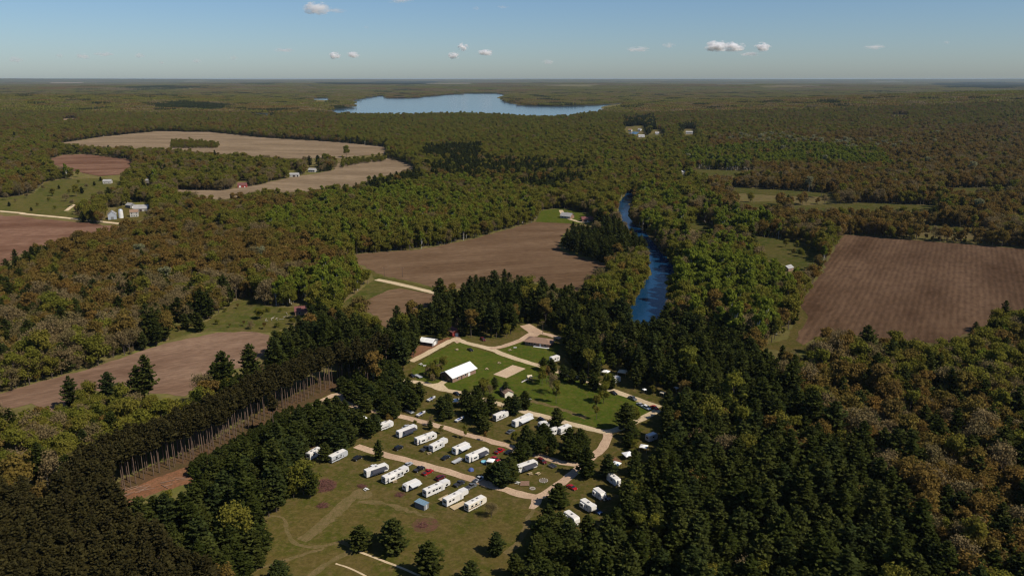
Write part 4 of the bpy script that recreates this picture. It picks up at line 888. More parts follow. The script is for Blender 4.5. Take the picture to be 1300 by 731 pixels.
# the hall
c, rz, L = edge((574.6, 486), (604.2, 473.4), 10.0)
hall = gable_house(c, rz, 10.0, L, 3.0, 5.6, 'brown_wall', 'metal_roof', 'long hall with bright white metal roof and brown walls on the lawn', 'hall', 'hall', .7, windows=((-L * .3, 1.1, 1.2, 1.0), (L * .05, 1.1, 1.2, 1.0)), doors=((L * .2, 1.8, 2.3, 'white_wall'), (-L * .12, 1.0, 2.1, 'dark_wall')), gwall='dark_wall')  # gable ends darker than the long walls: their shade is put into the colour
for y in (-3.2, -1.2, 3.0): MB().box(-L / 2 - .1, -L / 2 + .02, y - .12, y + .12, 0.05, 3.0).build('post', 'brown_wall', hall)
MB().box(-L / 2 - .06, -L / 2 + .02, .0, 2.4, .05, 2.6).build('door', 'glass', hall); MB().box(-L / 2 - .06, -L / 2 + .02, -2.9, -1.5, .9, 2.2).build('window', 'glass', hall)
keep(590, 475, 22, 14)
# garage
c, rz, L = edge((534, 438), (545.3, 440.6), 6.5)
g_ = gable_house(c + Vector((0, 1, 0)), rz + R(10), 7.0, 9.0, 2.5, 4.0, 'dark_wall', 'metal_roof', 'small garage with white metal roof and white door beside rusty soil', 'garage', 'garage', .4, gdoor=(3.6, 2.3, 'white_wall', 1), gwall='shed_grey')
keep(542, 435, 12, 9)
# brown-roofed house (hip roof)
c = G(685, 437); hh = empty('house', c, R(-22), 'low house with brown hip roof between the upper roads', 'house')
MB().box(-8, 8, -4.5, 4.5, 0, 2.6).build('wall', 'brown_wall', hh)
MB().add([(-9, -5.5, 2.5), (9, -5.5, 2.5), (9, 5.5, 2.5), (-9, 5.5, 2.5), (-4, 0, 4.6), (4, 0, 4.6)], [(0, 1, 5, 4), (1, 2, 5), (2, 3, 4, 5), (3, 0, 4), (3, 2, 1, 0)]).build('roof', 'shingle_brown', hh)
for x in (-5, -1.5, 5.2):
    f = MB().box(x - .8, x + .8, -4.56, -4.45, .9, 2.1).build('window', 'white_wall', hh); MB().box(x - .7, x + .7, -4.6, -4.54, 1, 2.0).build('pane', 'glass', f)
MB().box(1.6, 2.6, -4.57, -4.45, .05, 2.2).build('door', 'white_wall', hh); MB().box(-2, 8, -6.2, -4.6, .0, .25).build('porch', 'white_wall', hh)
keep(685, 433, 18, 12)
# shed by the lawn
c, rz, L = edge((637, 506), (647, 503), 4.6)
gable_house(G(643, 501), R(-68), 4.8, 7.5, 2.4, 3.8, 'brown_wall', 'shingle_brown', 'brown-roofed shed with a white gable end on the lawn', 'shed', 'shed', .35, windows=((0, 1.0, .9, .8),), gdoor=(1.4, 2.0, 'rv_cream', 1), gwall='rv_cream'); keep(642, 497, 11, 9)
# blue-roofed shed in the near row
c, rz, L = edge((537.8, 648), (544, 643.8), 4.0)
s_ = empty('shed', G(535.5, 644), rz, 'dark grey shed with blue-grey flat roof in the near row', 'shed')
MB().box(-1.4, 1.4, -2.3, 2.3, 0, 2.3).build('wall', 'shed_grey', s_)
MB().prismx([(-2.5, 2.25), (2.5, 2.5), (2.5, 2.62), (-2.5, 2.37)], -1.6, 1.6).build('roof', 'shed_blue', s_)
for i in range(5): MB().prismx([(-2.5, 2.375), (2.5, 2.625), (2.5, 2.68), (-2.5, 2.43)], -1.5 + i * .72, -1.42 + i * .72).build('seam', 'shed_grey', s_)
MB().box(-.5, .5, -2.36, -2.28, .05, 2.0).build('door', 'rv_grey', s_); keep(535, 641, 11, 9)
# playground
def playset():
    e = empty('playset', G(672, 484), R(20), 'wooden climbing frame with slide and swings right of the sand court', 'playground')
    MB().box(-1.2, 1.2, -1.2, 1.2, 1.5, 1.62).build('platform', 'brown_wood', e)
    for x in (-1.15, 1.15):
        for y in (-1.15, 1.15): MB().box(x - .08, x + .08, y - .08, y + .08, 0, 3.0).build('post', 'deck_wood', e)
    MB().add([(-1.4, -1.4, 2.9), (1.4, -1.4, 2.9), (1.4, 1.4, 2.9), (-1.4, 1.4, 2.9), (-1.4, 0, 3.8), (1.4, 0, 3.8)], [(0, 1, 5, 4), (2, 3, 4, 5), (1, 2, 5), (3, 0, 4)]).build('roof', 'canvas_tan', e)
    MB().prism([(-4.6, .1), (-4.4, .1), (-1.2, 1.5), (-1.2, 1.62), (-4.5, .25)], -.5, .5).build('slide', 'rv_cream', e)
    MB().tube((1.2, 0, 2.6), (5.5, 0, 2.6), .09, .09, 6).build('swing_beam', 'brown_wood', e)
    for y in (-1.2, 1.2): MB().tube((5.5, 0, 2.6), (5.7, y, 0), .08, .08, 6).build('leg', 'brown_wood', e)
    for x in (2.4, 3.9):
        s = MB().box(x - .25, x + .25, -.12, .12, .5, .55).build('swing_seat', 'red_plastic', e)
        for q in (-.22, .22): MB().tube((x + q, 0, .55), (x + q, 0, 2.6), .02, .02, 4).build('chain', 'rim', s)
    keep(672, 480, 12, 7)
playset()
def pole(px, py, h, label):
    e = empty('utility_pole', G(px, py), 0, label, 'pole'); MB().tube((0, 0, 0), (0, 0, h), .16, .11, 7).build('mast', 'pine_bark', e); MB().box(-1.1, 1.1, -.07, .07, h - .9, h - .75).build('crossarm', 'brown_wood', e)
    for x in (-.95, .95): MB().tube((x, 0, h - .75), (x, 0, h - .5), .06, .05, 6).build('insulator', 'rim', e)
pole(689, 424, 9, 'utility pole behind the brown-roofed house')
pole(511, 352, 9, 'utility pole at the edge of the centre field above the gravel road')
pole(488, 352, 9, 'utility pole where the gravel road leaves the wood')
def red_shed():
    gable_house(G(577, 425), R(-60), 6, 7, 3, 4.6, 'barn_red', 'shingle_red', 'dark red shed under the pines at the top of the upper road', 'shed', 'shed', .4, gdoor=(2, 2.2, 'white_wall', 1)); keep(577, 421, 7, 6)
red_shed()
# farm on the left
gable_house(G(143, 278), R(-65), 9, 13, 6, 9.5, 'silo_metal', 'old_roof', 'grey metal barn nearest the road at the left farm', 'barn', 'barn', .3, windows=((0, 2, 1.2, 1),), gdoor=(3, 3.5, 'shed_grey', 1)); keep(143, 272, 8, 8)
def silo(px, py, r, h, label):
    e = empty('silo', G(px, py), 0, label, 'silo'); n = 20; v = []; f = []
    for k in range(11):
        z = h * k / 10
        for i in range(n): t = 2 * math.pi * i / n; v.append((r * math.cos(t), r * math.sin(t), z))
    for k in range(10):
        for i in range(n): j = (i + 1) % n; f.append((k * n + i, k * n + j, k * n + n + j, k * n + n + i))
    MB().add(v, f).build('wall', 'white_wall', e)
    for k in range(1, 6): MB().tube((0, 0, h * k / 6 - .08), (0, 0, h * k / 6 + .08), r + .07, r + .07, n).build('hoop', 'silo_metal', e)
    v = []; f = []
    for k in range(4):
        a = k * math.pi / 8
        for i in range(n): t = 2 * math.pi * i / n; v.append((r * math.cos(a) * math.cos(t), r * math.cos(a) * math.sin(t), h + r * .8 * math.sin(a)))
    v.append((0, 0, h + r * .8))
    for k in range(3):
        for i in range(n): j = (i + 1) % n; f.append((k * n + i, k * n + j, k * n + n + j, k * n + n + i))
    for i in range(n): f.append((3 * n + i, 3 * n + (i + 1) % n, 4 * n))
    MB().add(v, f).build('dome', 'silo_metal', e); keep(px, py - 5, 5, 7)
silo(154, 277, 2.6, 9, 'white round silo between the barns of the left farm')
gable_house(G(171, 275), R(20), 8, 9, 6, 8.6, 'old_wall', 'shingle_brown', 'tall white farmhouse right of the silo', 'house', 'house', .4, windows=((-2.5, 1, 1, 1.4), (0, 1, 1, 1.4), (2.5, 1, 1, 1.4), (-2.5, 3.8, 1, 1.4), (2.5, 3.8, 1, 1.4)), chimney=True); keep(171, 270, 8, 8)
gable_house(G(180, 268), R(12), 11, 17, 4, 8, 'old_wall', 'old_roof', 'long white-roofed barn behind the left farmhouse', 'barn', 'barn', .4, doors=((0, 3, 3.2, 'dark_wall'), (5, 1.2, 2.2, 'dark_wall'))); keep(180, 264, 11, 7)
gable_house(G(166, 264), R(-30), 8, 10, 4, 6.5, 'shed_grey', 'old_roof', 'small white-roofed outbuilding behind the left farm silo', 'barn', 'barn', .3, gdoor=(2.5, 2.6, 'white_wall', 1)); keep(168, 260, 6, 5)
# houses along the tan field
gable_house(G(374, 224.5), R(5), 10, 15, 4, 6.5, 'old_wall', 'old_roof', 'white shed with white roof in the hedge above the tan field', 'barn', 'barn', .4, doors=((0, 4, 4, 'dark_wall'), (6, 2, 3, 'glass'))); keep(374, 221, 8, 5)
gable_house(G(397, 218.5), R(-15), 9, 13, 4, 7, 'old_wall', 'old_roof', 'white farmhouse beside dark spruces at the end of the hedge', 'house', 'house', .5, windows=((-4, 1.2, 1.4, 1.6), (0, 1.2, 1.4, 1.6), (4, 1.2, 1.4, 1.6))); keep(397, 215, 8, 5)
gable_house(G(308, 238), R(8), 8, 13, 4, 7, 'barn_red', 'shingle_red', 'red barn at the tip of the hedge on the tan field', 'barn', 'barn', .4, doors=((-3, 3, 3, 'white_wall'), (4, 1.4, 2.2, 'white_wall'))); keep(308, 235, 8, 5)
gable_house(G(137, 233), R(10), 9, 12, 4, 6.5, 'old_wall', 'old_roof', 'tiny white cabin at the top of the green pasture', 'cabin', 'cabin', .4, windows=((-3, 1, 1.2, 1.2), (3, 1, 1.2, 1.2))); keep(137, 231, 4, 4)
gable_house(G(187, 232), R(-10), 9, 12, 4, 6.5, 'old_wall', 'old_roof', 'tiny white cabin among trees right of the pasture', 'cabin', 'cabin', .4, windows=((-3, 1, 1.2, 1.2), (3, 1, 1.2, 1.2))); keep(187, 230, 5, 4)
# houses by the river
gable_house(G(720, 277), R(-35), 9, 14, 3.2, 6.5, 'old_wall', 'old_roof', 'white-roofed house at the top corner of the centre field', 'house', 'house', .5, windows=((-4, 1, 1.4, 1.3), (0, 1, 1.4, 1.3), (4, 1, 1.4, 1.3)), gwall='brown_wall', chimney=True); keep(720, 273, 9, 7)
gable_house(G(745, 281), R(10), 8, 13, 3, 5.6, 'brown_wall', 'shingle_red', 'dark red-roofed house between the field corner and the river', 'house', 'house', .5, windows=((-3, 1, 1.2, 1.2), (3, 1, 1.2, 1.2)), doors=((0, 1.1, 2.1, 'white_wall'),)); keep(745, 277, 8, 6)
# lakeside resort, far
for i, (px, py, w, L_, rf, lab) in enumerate([(814, 174.5, 9, 17, 'old_roof', 'long white-roofed resort building far behind the river, leftmost of its cluster'), (834, 171, 8, 11, 'old_roof', 'white cabin right of the long resort building'), (875, 170, 9, 20, 'old_roof', 'pale long building at the far clearing right of the resort'), (800, 167, 8, 11, 'shingle_brown', 'brown-roofed cabin on the dark pond behind the resort'), (812, 166.5, 8, 10, 'old_roof', 'white cabin on the dark pond behind the resort')]):
    c = G(px, py); gable_house(c, R(5 - 10 * i), w, L_, 4.5, 8, 'white_wall', rf, lab, 'cabin' if L_ < 20 else 'lodge', 'cabin' if L_ < 20 else 'lodge', .5, windows=((-4, 1.2, 1.6, 1.6), (0, 1.2, 1.6, 1.6), (4, 1.2, 1.6, 1.6))); keep(px, py - 2, 7, 4)
gable_house(G(868, 221.5), R(0), 7, 8, 4, 6.5, 'old_wall', 'old_roof', 'lone white cabin among dark pines behind the river', 'cabin', 'cabin', .4, windows=((0, 1.2, 1.2, 1.2),)); keep(868, 220, 4, 4)
gable_house(G(1000, 343), R(40), 6, 8, 2.6, 4.5, 'brown_wall', 'old_roof', 'pale-roofed cabin at the edge of the clearing left of the right field', 'cabin', 'cabin', .4, windows=((0, 1, 1.2, 1.2),)); keep(1000, 340, 6, 6)
gable_house(G(384, 398), R(15), 8, 10, 3, 5.5, 'brown_wall', 'shingle_red', 'brown cabin in the trees beside the left clearing', 'cabin', 'cabin', .4, windows=((-2, 1, 1.2, 1.2),)); keep(384, 394, 8, 6)
def junk():
    rs = np.random.RandomState(5)
    for i, (px, py, lab) in enumerate([(345, 406, 'heap of pale scrap timber in the left clearing'), (363, 402, 'heap of grey scrap boards near the cabin in the left clearing'), (378, 408, 'bleached stump roots at the right of the left clearing')]):
        e = empty('scrap_heap', G(px, py), 0, lab, 'scrap heap')
        for k in range(9):
            a = rs.uniform(0, 6.28); x, y = rs.normal(size=2) * 2.2; L_ = rs.uniform(1.5, 3.5)
            MB().tube((x, y, .2), (x + math.cos(a) * L_, y + math.sin(a) * L_, rs.uniform(.2, 1.2)), .17, .12, 5).build('board', 'rock' if k % 2 else 'stone', e)
junk()

# ------------------------------------------------------------------ woods
KNAME = {0: 'pine_tree', 1: 'red_pine_tree', 2: 'russet_tree', 3: 'bare_tree', 4: 'green_tree', 5: 'green_tree', 6: 'pale_tree'}
RAD = {0: 3.6, 1: 2.6, 2: 4.6, 3: 4.4, 4: 4.4, 5: 3.4, 6: 4}
def grid(ya, yb, s):
    xs = np.arange(-.80 * yb - 60, .80 * yb + 60, s); ys = np.arange(ya, yb, s * .92)
    gx, gy = np.meshgrid(xs, ys); gx = gx + (np.arange(len(ys)) % 2)[:, None] * s * .5
    gx = gx.ravel() + rng.uniform(-.36, .36, gx.size) * s; gy = gy.ravel() + rng.uniform(-.36, .36, gy.size) * s
    k = np.abs(gx) < .74 * gy + 70
    return gx[k], gy[k]
codes = np.array(sorted(ZM)); cum = {c: np.cumsum(np.array(ZM[c]) / sum(ZM[c])) for c in ZM}
def noise2(x, y, s):
    return .5 + .25 * (np.sin(x / s + 1.7 * np.sin(y / s * .8)) + np.sin(y / s * 1.2 + 1.3 * np.sin(x / s * .7 + 2)))
def scatter(gx, gy, spacing, mode=None):
    gz = height(gx, gy); n = len(gx)
    px, py = PX(gx, gy, gz + 9.0)
    code = look(px, py)
    u = rng.uniform(0, 1, n); kind = np.full(n, 7)
    # drifts: neighbours tend to be alike
    u = np.clip(u * .3 + .7 * noise2(gx, gy, 46.0) + rng.normal(size=n) * .04, 0, .9999)
    r_ = rng.uniform(0, 1, n); u = np.where(r_ < .42, rng.uniform(0, 1, n), u)
    for c in codes:
        m = code == c
        if m.any(): kind[m] = np.searchsorted(cum[c], u[m], side='right').clip(0, 6)
    kind[code == 40] = 7
    if mode == 'camp': kind[code < 50] = 7
    if mode is None: kind[code >= 50] = 7
    if mode == 'under': kind[(kind == 0) | (kind == 1)] = 4; kind[code >= 50] = 7
    keepm = kind < 7
    thin = np.select([code == 8, code == 11, code == 12, code == 16], [.72, .85, .85, .85], 1.0)
    keepm &= rng.uniform(0, 1, n) < thin
    dens = {0: .85, 1: .95, 2: .92, 3: .82, 4: .92, 5: .95, 6: .6}
    q = rng.uniform(0, 1, n)
    for k, d in dens.items():
        dd = d if spacing < 7 else min(1, d * 1.2)
        keepm &= ~((kind == k) & (q > dd))
    gx, gy, gz, kind, code = gx[keepm], gy[keepm], gz[keepm], kind[keepm], code[keepm]; n = len(gx)
    var = np.zeros(n, int); sc = np.clip(np.exp(rng.normal(size=n) * .19), .6, 1.5); H = np.zeros(n); rad = np.zeros(n)
    for k in range(7):
        m = kind == k; var[m] = rng.randint(0, len(PROTO[k]), m.sum())
        if k == 0: var[m & (code == 50)] = np.where(rng.uniform(size=(m & (code == 50)).sum()) < .7, 2, 1)
        for v_ in range(len(PROTO[k])): H[m & (var == v_)] = PROTO[k][v_]['H']
        rad[m] = RAD[k]
    sc[kind == 1] = rng.uniform(.9, 1.06, (kind == 1).sum())
    sc[code == 50] *= .66; sc[code == 51] *= .42; sc[code == 18] *= .6
    sc[(code == 4) | (code == 14) | (code == 8)] *= 1.12
    if mode == 'under': sc *= .34
    sc[np.isin(kind, (2, 3, 4)) & (code < 50)] *= .93
    H *= sc; rad *= sc
    ok = np.ones(n, bool)
    loose = (code >= 50) | (code == 18)
    bz = look(*PX(gx, gy, gz)); ok &= (bz > 1) | (loose & (bz == OPEN))
    poke = rng.uniform(size=n) < .22
    ok &= (kind == 1) | (bz != 40)
    for fz in (.25, .45, .65, .85, 1.0):
        for fx in (-.7, .7): ok &= (kind == 1) | (look(*PX(gx + fx * rad, gy, gz + fz * H)) != 40)
    for fx, fz in ((0, .3), (0, .62), (0, .97), (-.75, .55), (.75, .55)):
        z_ = look(*PX(gx + fx * rad, gy, gz + fz * H)); ok &= (z_ > 1) | (loose & (z_ == OPEN)) | (poke & (z_ == OPEN) & ((fz > .9) | (fx != 0)))
    return [a[ok] for a in (gx, gy, gz, kind, var, sc, code)]
A = [scatter(*grid(150, 1250, 5.2), 5.2), scatter(*grid(1250, 3550, 7.0), 8.6), scatter(*grid(200, 520, 4.0), 5.2, 'camp'), scatter(*grid(190, 900, 7.0), 5.2, 'under')]
def edge_rows():
    w = smooth_line(W(EDGE), 1.0); xs = []; ys = []
    for r_ in range(4):
        i = 0.0
        while i < len(w) - 1:
            p = w[int(i)]; d = w[min(int(i) + 2, len(w) - 1)] - w[max(int(i) - 2, 0)]; nn = Vector((-d.y, d.x, 0)).normalized()
            q = p + nn * (r_ * 3.4 + rng.normal() * .5); xs.append(q.x); ys.append(q.y); i += 3.1 + rng.uniform(-.7, .9)
    n = len(xs); return [np.array(xs), np.array(ys), np.zeros(n), np.full(n, 1), rng.randint(0, 3, n), rng.uniform(.88, 1.05, n), np.full(n, 13)]
A.append(edge_rows())
gx, gy, gz, kind, var, sc, code = [np.concatenate(t) for t in zip(*A)]
rot = rng.uniform(0, 6.28, len(gx)); wid = np.where(code == 50, 1.4, 1.0); under = (code < 50) & (code != 18) & (sc < .5)
print('trees', len(gx), [int((kind == k).sum()) for k in range(7)])

ZNAME = {2: 'far woods', 3: 'brown wood above the left sand field', 4: 'mixed wood along the left sand field', 5: 'fresh green wood around the centre field', 6: 'dark band across the middle woods', 7: 'olive woods below the lake',
         8: 'wood on the right bank of the river', 9: 'dense pine wood around the campground', 10: 'brown wood at the lower right', 11: 'far brown woods on the right', 12: 'bright green strip right of the river', 13: 'plantation at the lower left',
         14: 'open oak wood at the left edge', 15: 'hedge wood by the farms', 16: 'green wood beside the right field', 17: 'far woods', 18: 'field hedge', 19: 'olive wood between sand field and plantation', 40: 'plantation at the lower left', 50: 'grounds of the campground', 51: 'lawn beside the white-roofed hall'}
KLAB = {0: ('dark green pine standing in the ', 'pines of the '), 1: ('tall red pine with bare trunk in the ', 'red pines of the '), 2: ('russet budding tree in the ', 'russet trees of the '), 3: ('grey-brown leafless tree in the ', 'leafless trees of the '), 4: ('fresh green leafy tree in the ', 'green trees of the '), 5: ('bright green slender tree in the ', 'bright trees of the '), 6: ('pale blossoming tree in the ', 'pale trees of the ')}
def area(code_, x, y):
    """words for the spot a tree stands on"""
    if code_ == 50:
        if x < 490: return 'clump above the bend of the middle loop' if y < 514 else 'clump at the left end of the camper rows'
        if y < 536 and x < 636: return 'clumps between the hall road and the middle loop'
        if y < 532 and x < 685: return 'clump beside the brown-roofed shed'
        if y < 500: return 'row along the upper lawn road'
        if y < 586 and x < 776: return 'clumps inside the middle loop below the lawn'
        if x < 662: return 'big clump on the bank of the near loop'
        return 'fringe right of the meadow' if y > 640 else 'fringe at the right end of the campground'
    if code_ == 9:
        if y < 345: return 'grove between the centre field and the river'
        if x < 500 and y < 520: return 'wood between the sand field and the campground'
        if x < 420: return 'wood left of the camper rows'
        if y < 440 and x < 700: return 'wood behind the hall and the upper road'
        return 'dense wood right of the campground'
    return ZNAME[code_]
BASE = {}
def place_tree(k, v, loc, rz, s, label, group, name=None):
    if (k, v) not in BASE: BASE[(k, v)] = PROTO[k][v]
    p = BASE[(k, v)]
    e = bpy.data.objects.new(name or KNAME[k], None); col.objects.link(e); e.location = loc; e.rotation_euler = (0, 0, rz); e.scale = s
    e.empty_display_size = .5; tag(e, label, 'tree', group)
    for part in ('trunk', 'crown'):
        o = bpy.data.objects.new(part, p[part]); col.objects.link(o); o.parent = e
    return e
ppx, ppy = PX(gx, gy, gz + 10); inview = ~under & (ppx > 4) & (ppx < 1296) & (ppy > 0) & (ppy < 728)
dist = np.hypot(gx, gy)
single = np.zeros(len(gx), bool)
LIM = {0: 190, 1: 200, 2: 200, 3: 150, 4: 230, 5: 60, 6: 30}
edge_pl = np.zeros(len(gx), bool)
for k, lim in LIM.items():
    idx = np.nonzero((kind == k) & inview)[0]
    d = dist[idx].copy()
    if k == 0: d[code[idx] == 50] *= .5
    if k == 1:   # the trunks in the open edge row show largest
        bx, by = PX(gx[idx], gy[idx], gz[idx]); d -= 400 * (by > np.interp(bx, [140, 153, 187, 247, 283, 317, 353, 377, 427], [624, 616, 599, 576, 559, 539, 518, 507, 483]))
    single[idx[np.argsort(d)[:lim]]] = True
for i in np.nonzero(single)[0]:
    k = int(kind[i]); bx_, by_ = PX(gx[i], gy[i], gz[i]); z = area(int(code[i]), bx_, by_); s = float(sc[i]); a = KLAB[k]
    place_tree(k, int(var[i]), (float(gx[i]), float(gy[i]), float(gz[i])), float(rot[i]), (s * float(wid[i] * rng.uniform(.92, 1.12)), s * float(wid[i] * rng.uniform(.92, 1.12)), s), a[0] + z, a[1] + z)

# the rest of the woods: masses of trees nobody could count
def instancer(name, pos, rotz, scl, pid, objs, label):
    cname = name + '_kinds'; c = bpy.data.collections.new(cname)
    for i, o in enumerate(objs): o.name = '%s_sort_%02d' % (name, i); c.objects.link(o)
    n = len(pos); me = bpy.data.meshes.new(name); me.vertices.add(n); me.vertices.foreach_set('co', np.asarray(pos, np.float32).ravel())
    def attr(nm, typ, arr, key):
        a = me.attributes.new(nm, typ, 'POINT'); a.data.foreach_set(key, arr)
    r3 = np.zeros((n, 3), np.float32); r3[:, 2] = rotz
    attr('rot', 'FLOAT_VECTOR', r3.ravel(), 'vector'); attr('scl', 'FLOAT_VECTOR', np.asarray(scl, np.float32).ravel(), 'vector'); attr('pid', 'INT', np.asarray(pid, np.int32), 'value')
    o = bpy.data.objects.new(name, me); col.objects.link(o); tag(o, label, name.split('_')[-1], kind='stuff')
    ng = bpy.data.node_groups.new(name, 'GeometryNodeTree'); ng.interface.new_socket('Geometry', in_out='INPUT', socket_type='NodeSocketGeometry'); ng.interface.new_socket('Geometry', in_out='OUTPUT', socket_type='NodeSocketGeometry')
    N = ng.nodes; L_ = ng.links; gi = N.new('NodeGroupInput'); go = N.new('NodeGroupOutput')
    ci = N.new('GeometryNodeCollectionInfo'); ci.inputs[0].default_value = c; ci.inputs['Separate Children'].default_value = True; ci.inputs['Reset Children'].default_value = True
    ip = N.new('GeometryNodeInstanceOnPoints'); ip.inputs['Pick Instance'].default_value = True
    mp = N.new('GeometryNodeMeshToPoints'); L_.new(gi.outputs[0], mp.inputs[0]); L_.new(mp.outputs[0], ip.inputs['Points']); L_.new(ci.outputs[0], ip.inputs['Instance'])
    for nm, typ, sock in (('rot', 'FLOAT_VECTOR', 'Rotation'), ('scl', 'FLOAT_VECTOR', 'Scale'), ('pid', 'INT', 'Instance Index')):
        na = N.new('GeometryNodeInputNamedAttribute'); na.data_type = typ; na.inputs[0].default_value = nm; L_.new(na.outputs[0], ip.inputs[sock])
    L_.new(ip.outputs[0], go.inputs[0])
    md = o.modifiers.new('scatter', 'NODES'); md.node_group = ng
    return o
def joined(p, name):
    t = p['trunk']; c = p['crown']
    nv = len(t.vertices); a = np.zeros(nv * 3, np.float32); t.vertices.foreach_get('co', a); b = np.zeros(len(c.vertices) * 3, np.float32); c.vertices.foreach_get('co', b)
    vs_ = np.concatenate([a, b]).reshape(-1, 3)
    faces = [tuple(q.vertices) for q in t.polygons] + [tuple(v + nv for v in q.vertices) for q in c.polygons]
    me = bpy.data.meshes.new(name); me.from_pydata(vs_.tolist(), [], faces); me.materials.append(t.materials[0]); me.materials.append(c.materials[0])
    mi = np.ones(len(faces), np.int32); mi[:len(t.polygons)] = 0; me.polygons.foreach_set('material_index', mi); me.update()
    return bpy.data.objects.new(name, me)
for nm, ks, lab in (('pine_woods', (0,), 'dark green mass of pines filling the woods'), ('plantation_woods', (1,), 'even dark mass of red pines at the lower left'), ('russet_woods', (2,), 'mass of russet budding trees in the woods'), ('bare_woods', (3,), 'mass of grey-brown leafless trees in the woods'), ('green_woods', (4, 5, 6), 'mass of fresh green leafy trees in the woods')):
    m = np.isin(kind, ks) & ~single
    objs = []; off = {}
    for k in ks:
        off[k] = len(objs)
        for p in PROTO[k]: objs.append(joined(p, 'tree_kind'))
    pid = var[m] + np.array([off[int(k)] for k in kind[m]], int)
    s = sc[m]; instancer(nm, np.stack([gx[m], gy[m], gz[m]], 1), rot[m], np.stack([s * wid[m] * rng.uniform(.9, 1.12, m.sum()), s * wid[m] * rng.uniform(.9, 1.12, m.sum()), s], 1), pid, objs, lab)

# distant woods: patches of tree tops
def patch(seed, size, n, Rr, H, mat, conifer=False):
    rs = np.random.RandomState(seed); C = []; U = []; V = []
    for i in range(n):
        x, y = rs.uniform(-size / 2, size / 2, 2); h = H * rs.uniform(.8, 1.2); r = Rr * rs.uniform(.7, 1.2); q = 26
        d = rs.normal(size=(q, 3)); d /= np.linalg.norm(d, axis=1, keepdims=True); d[:, 2] = np.abs(d[:, 2]) * 1.0 - .3
        if conifer:
            t = rs.uniform(0, 1, q); a = rs.uniform(0, 6.28, q); c = np.stack([x + np.cos(a) * r * .7 * (1 - t), y + np.sin(a) * r * .7 * (1 - t), h * (.3 + .75 * t)], 1)
        else: c = np.array([x, y, h * .62]) + d * np.array([r, r, h * .4])
        u, v = frame(d + rs.normal(size=(q, 3)) * .35 + np.array([0, 0, .3]), rs); s = rs.uniform(.8, 1.5, q)[:, None] * (1.1 if not conifer else .8)
        C.append(c); U.append(u * s); V.append(v * s)
    me = quads_mesh('tree_tops', np.concatenate(C), np.concatenate(U), np.concatenate(V), mat); return bpy.data.objects.new('tree_tops', me)
PM = ['needles', 'russet_leaf', 'bare_twig', 'green_leaf']
def far(ya, yb, s, size, n, Rr, H, zs, name, lab):
    x, y = grid(ya, yb, s); z = height(x, y); px, py = PX(x, y, z + 10); c = look(px, py)
    ok = (c > 1)
    for fx in (-.42, .42):
        ok &= look(*PX(x + fx * size, y, z + 3)) > 1
    for fx in (-.4, 0, .4): ok &= look(*PX(x + fx * size, y, z + 17)) > 1
    for fy in (-.35, .35):
        ok &= look(*PX(x, y + fy * size, z + (14 if fy > 0 else 0))) > 1
    x, y, z, c = x[ok], y[ok], z[ok], c[ok]
    mix = {2: [.09, .24, .13, .54], 7: [.05, .16, .08, .71], 6: [.9, .03, .02, .05], 11: [.03, .62, .20, .15], 9: [1, 0, 0, 0]}
    u = np.clip(.6 * noise2(x, y, 420.) + .4 * rng.uniform(size=len(x)), 0, .999); u = np.where(rng.uniform(size=len(x)) < .35, rng.uniform(size=len(x)), u)
    pid = np.zeros(len(x), int)
    for cc in np.unique(c):
        w = np.cumsum(mix.get(int(cc), mix[2])); w = w / w[-1]; m = c == cc; pid[m] = np.searchsorted(w, u[m], side='right').clip(0, 3)
    objs = []
    for j, mt in enumerate(PM):
        for v_ in range(2): objs.append(patch(300 + j * 7 + v_, size, n, Rr if j else Rr * .8, H * (1.1 if j == 0 else 1), mt, j == 0))
    pid = pid * 2 + rng.randint(0, 2, len(x))
    k = rng.uniform(.9, 1.15, len(x)); instancer(name, np.stack([x, y, z], 1), rng.uniform(0, 6.28, len(x)), np.stack([k, k, k * zs], 1), pid, objs, lab)
    print(name, len(x))
far(3500, 9500, 62, 80, 95, 5.0, 15, 1.0, 'distant_woods', 'distant brown and olive woods stretching round the lake')
far(9500, 40000, 260, 300, 150, 15, 20, 1.0, 'horizon_woods', 'hazy woods running to the horizon')

# trees one can pick out, by name
def lone(px, py, h, k, v, label, wide=1.0, name=None):
    p = PROTO[k][v]; s = h / p['H']; place_tree(k, v, G(px, py), rng.uniform(0, 6.28), (s * wide, s * wide, s), label, None, name)
lone(458, 697, 9.5, 0, 2, 'round dark pine alone beside the dirt tracks of the meadow', 1.5)
lone(496, 688, 9, 0, 2, 'dark pine at the left of a pair in the meadow', 1.4); lone(501, 702, 13.5, 0, 2, 'tall dark pine at the right of a pair in the meadow', 1.25)
lone(545, 734, 14, 0, 2, 'tall dark pine cut by the bottom edge below the mulch patch', 1.2); lone(630, 704, 9, 0, 2, 'pointed pine alone on the grass left of the brown trees', 1.2)
lone(655, 735, 9.5, 0, 1, 'pine at the bottom edge right of the pointed pine', 1.3); lone(355, 742, 9, 0, 2, 'dark pine at the bottom edge of the meadow on the left', 1.5); lone(598, 742, 9, 0, 2, 'pine top at the bottom edge left of the pointed pine', 1.3)
lone(481, 585, 10, 0, 1, 'narrow dark pine on the left bank of the near road', 1.0); lone(660, 590, 11, 0, 2, 'dense dark pine at the bend of the middle loop', 1.0)
lone(744, 606, 14, 0, 2, 'large dark pine where the near loop climbs to the junction', 1.0); lone(709, 643, 10, 0, 2, 'bushy dark pine at the stub of the near loop', 1.5)
lone(707, 541, 9.5, 0, 2, 'dark pine below the lawn road beside a white camper', 1.3)
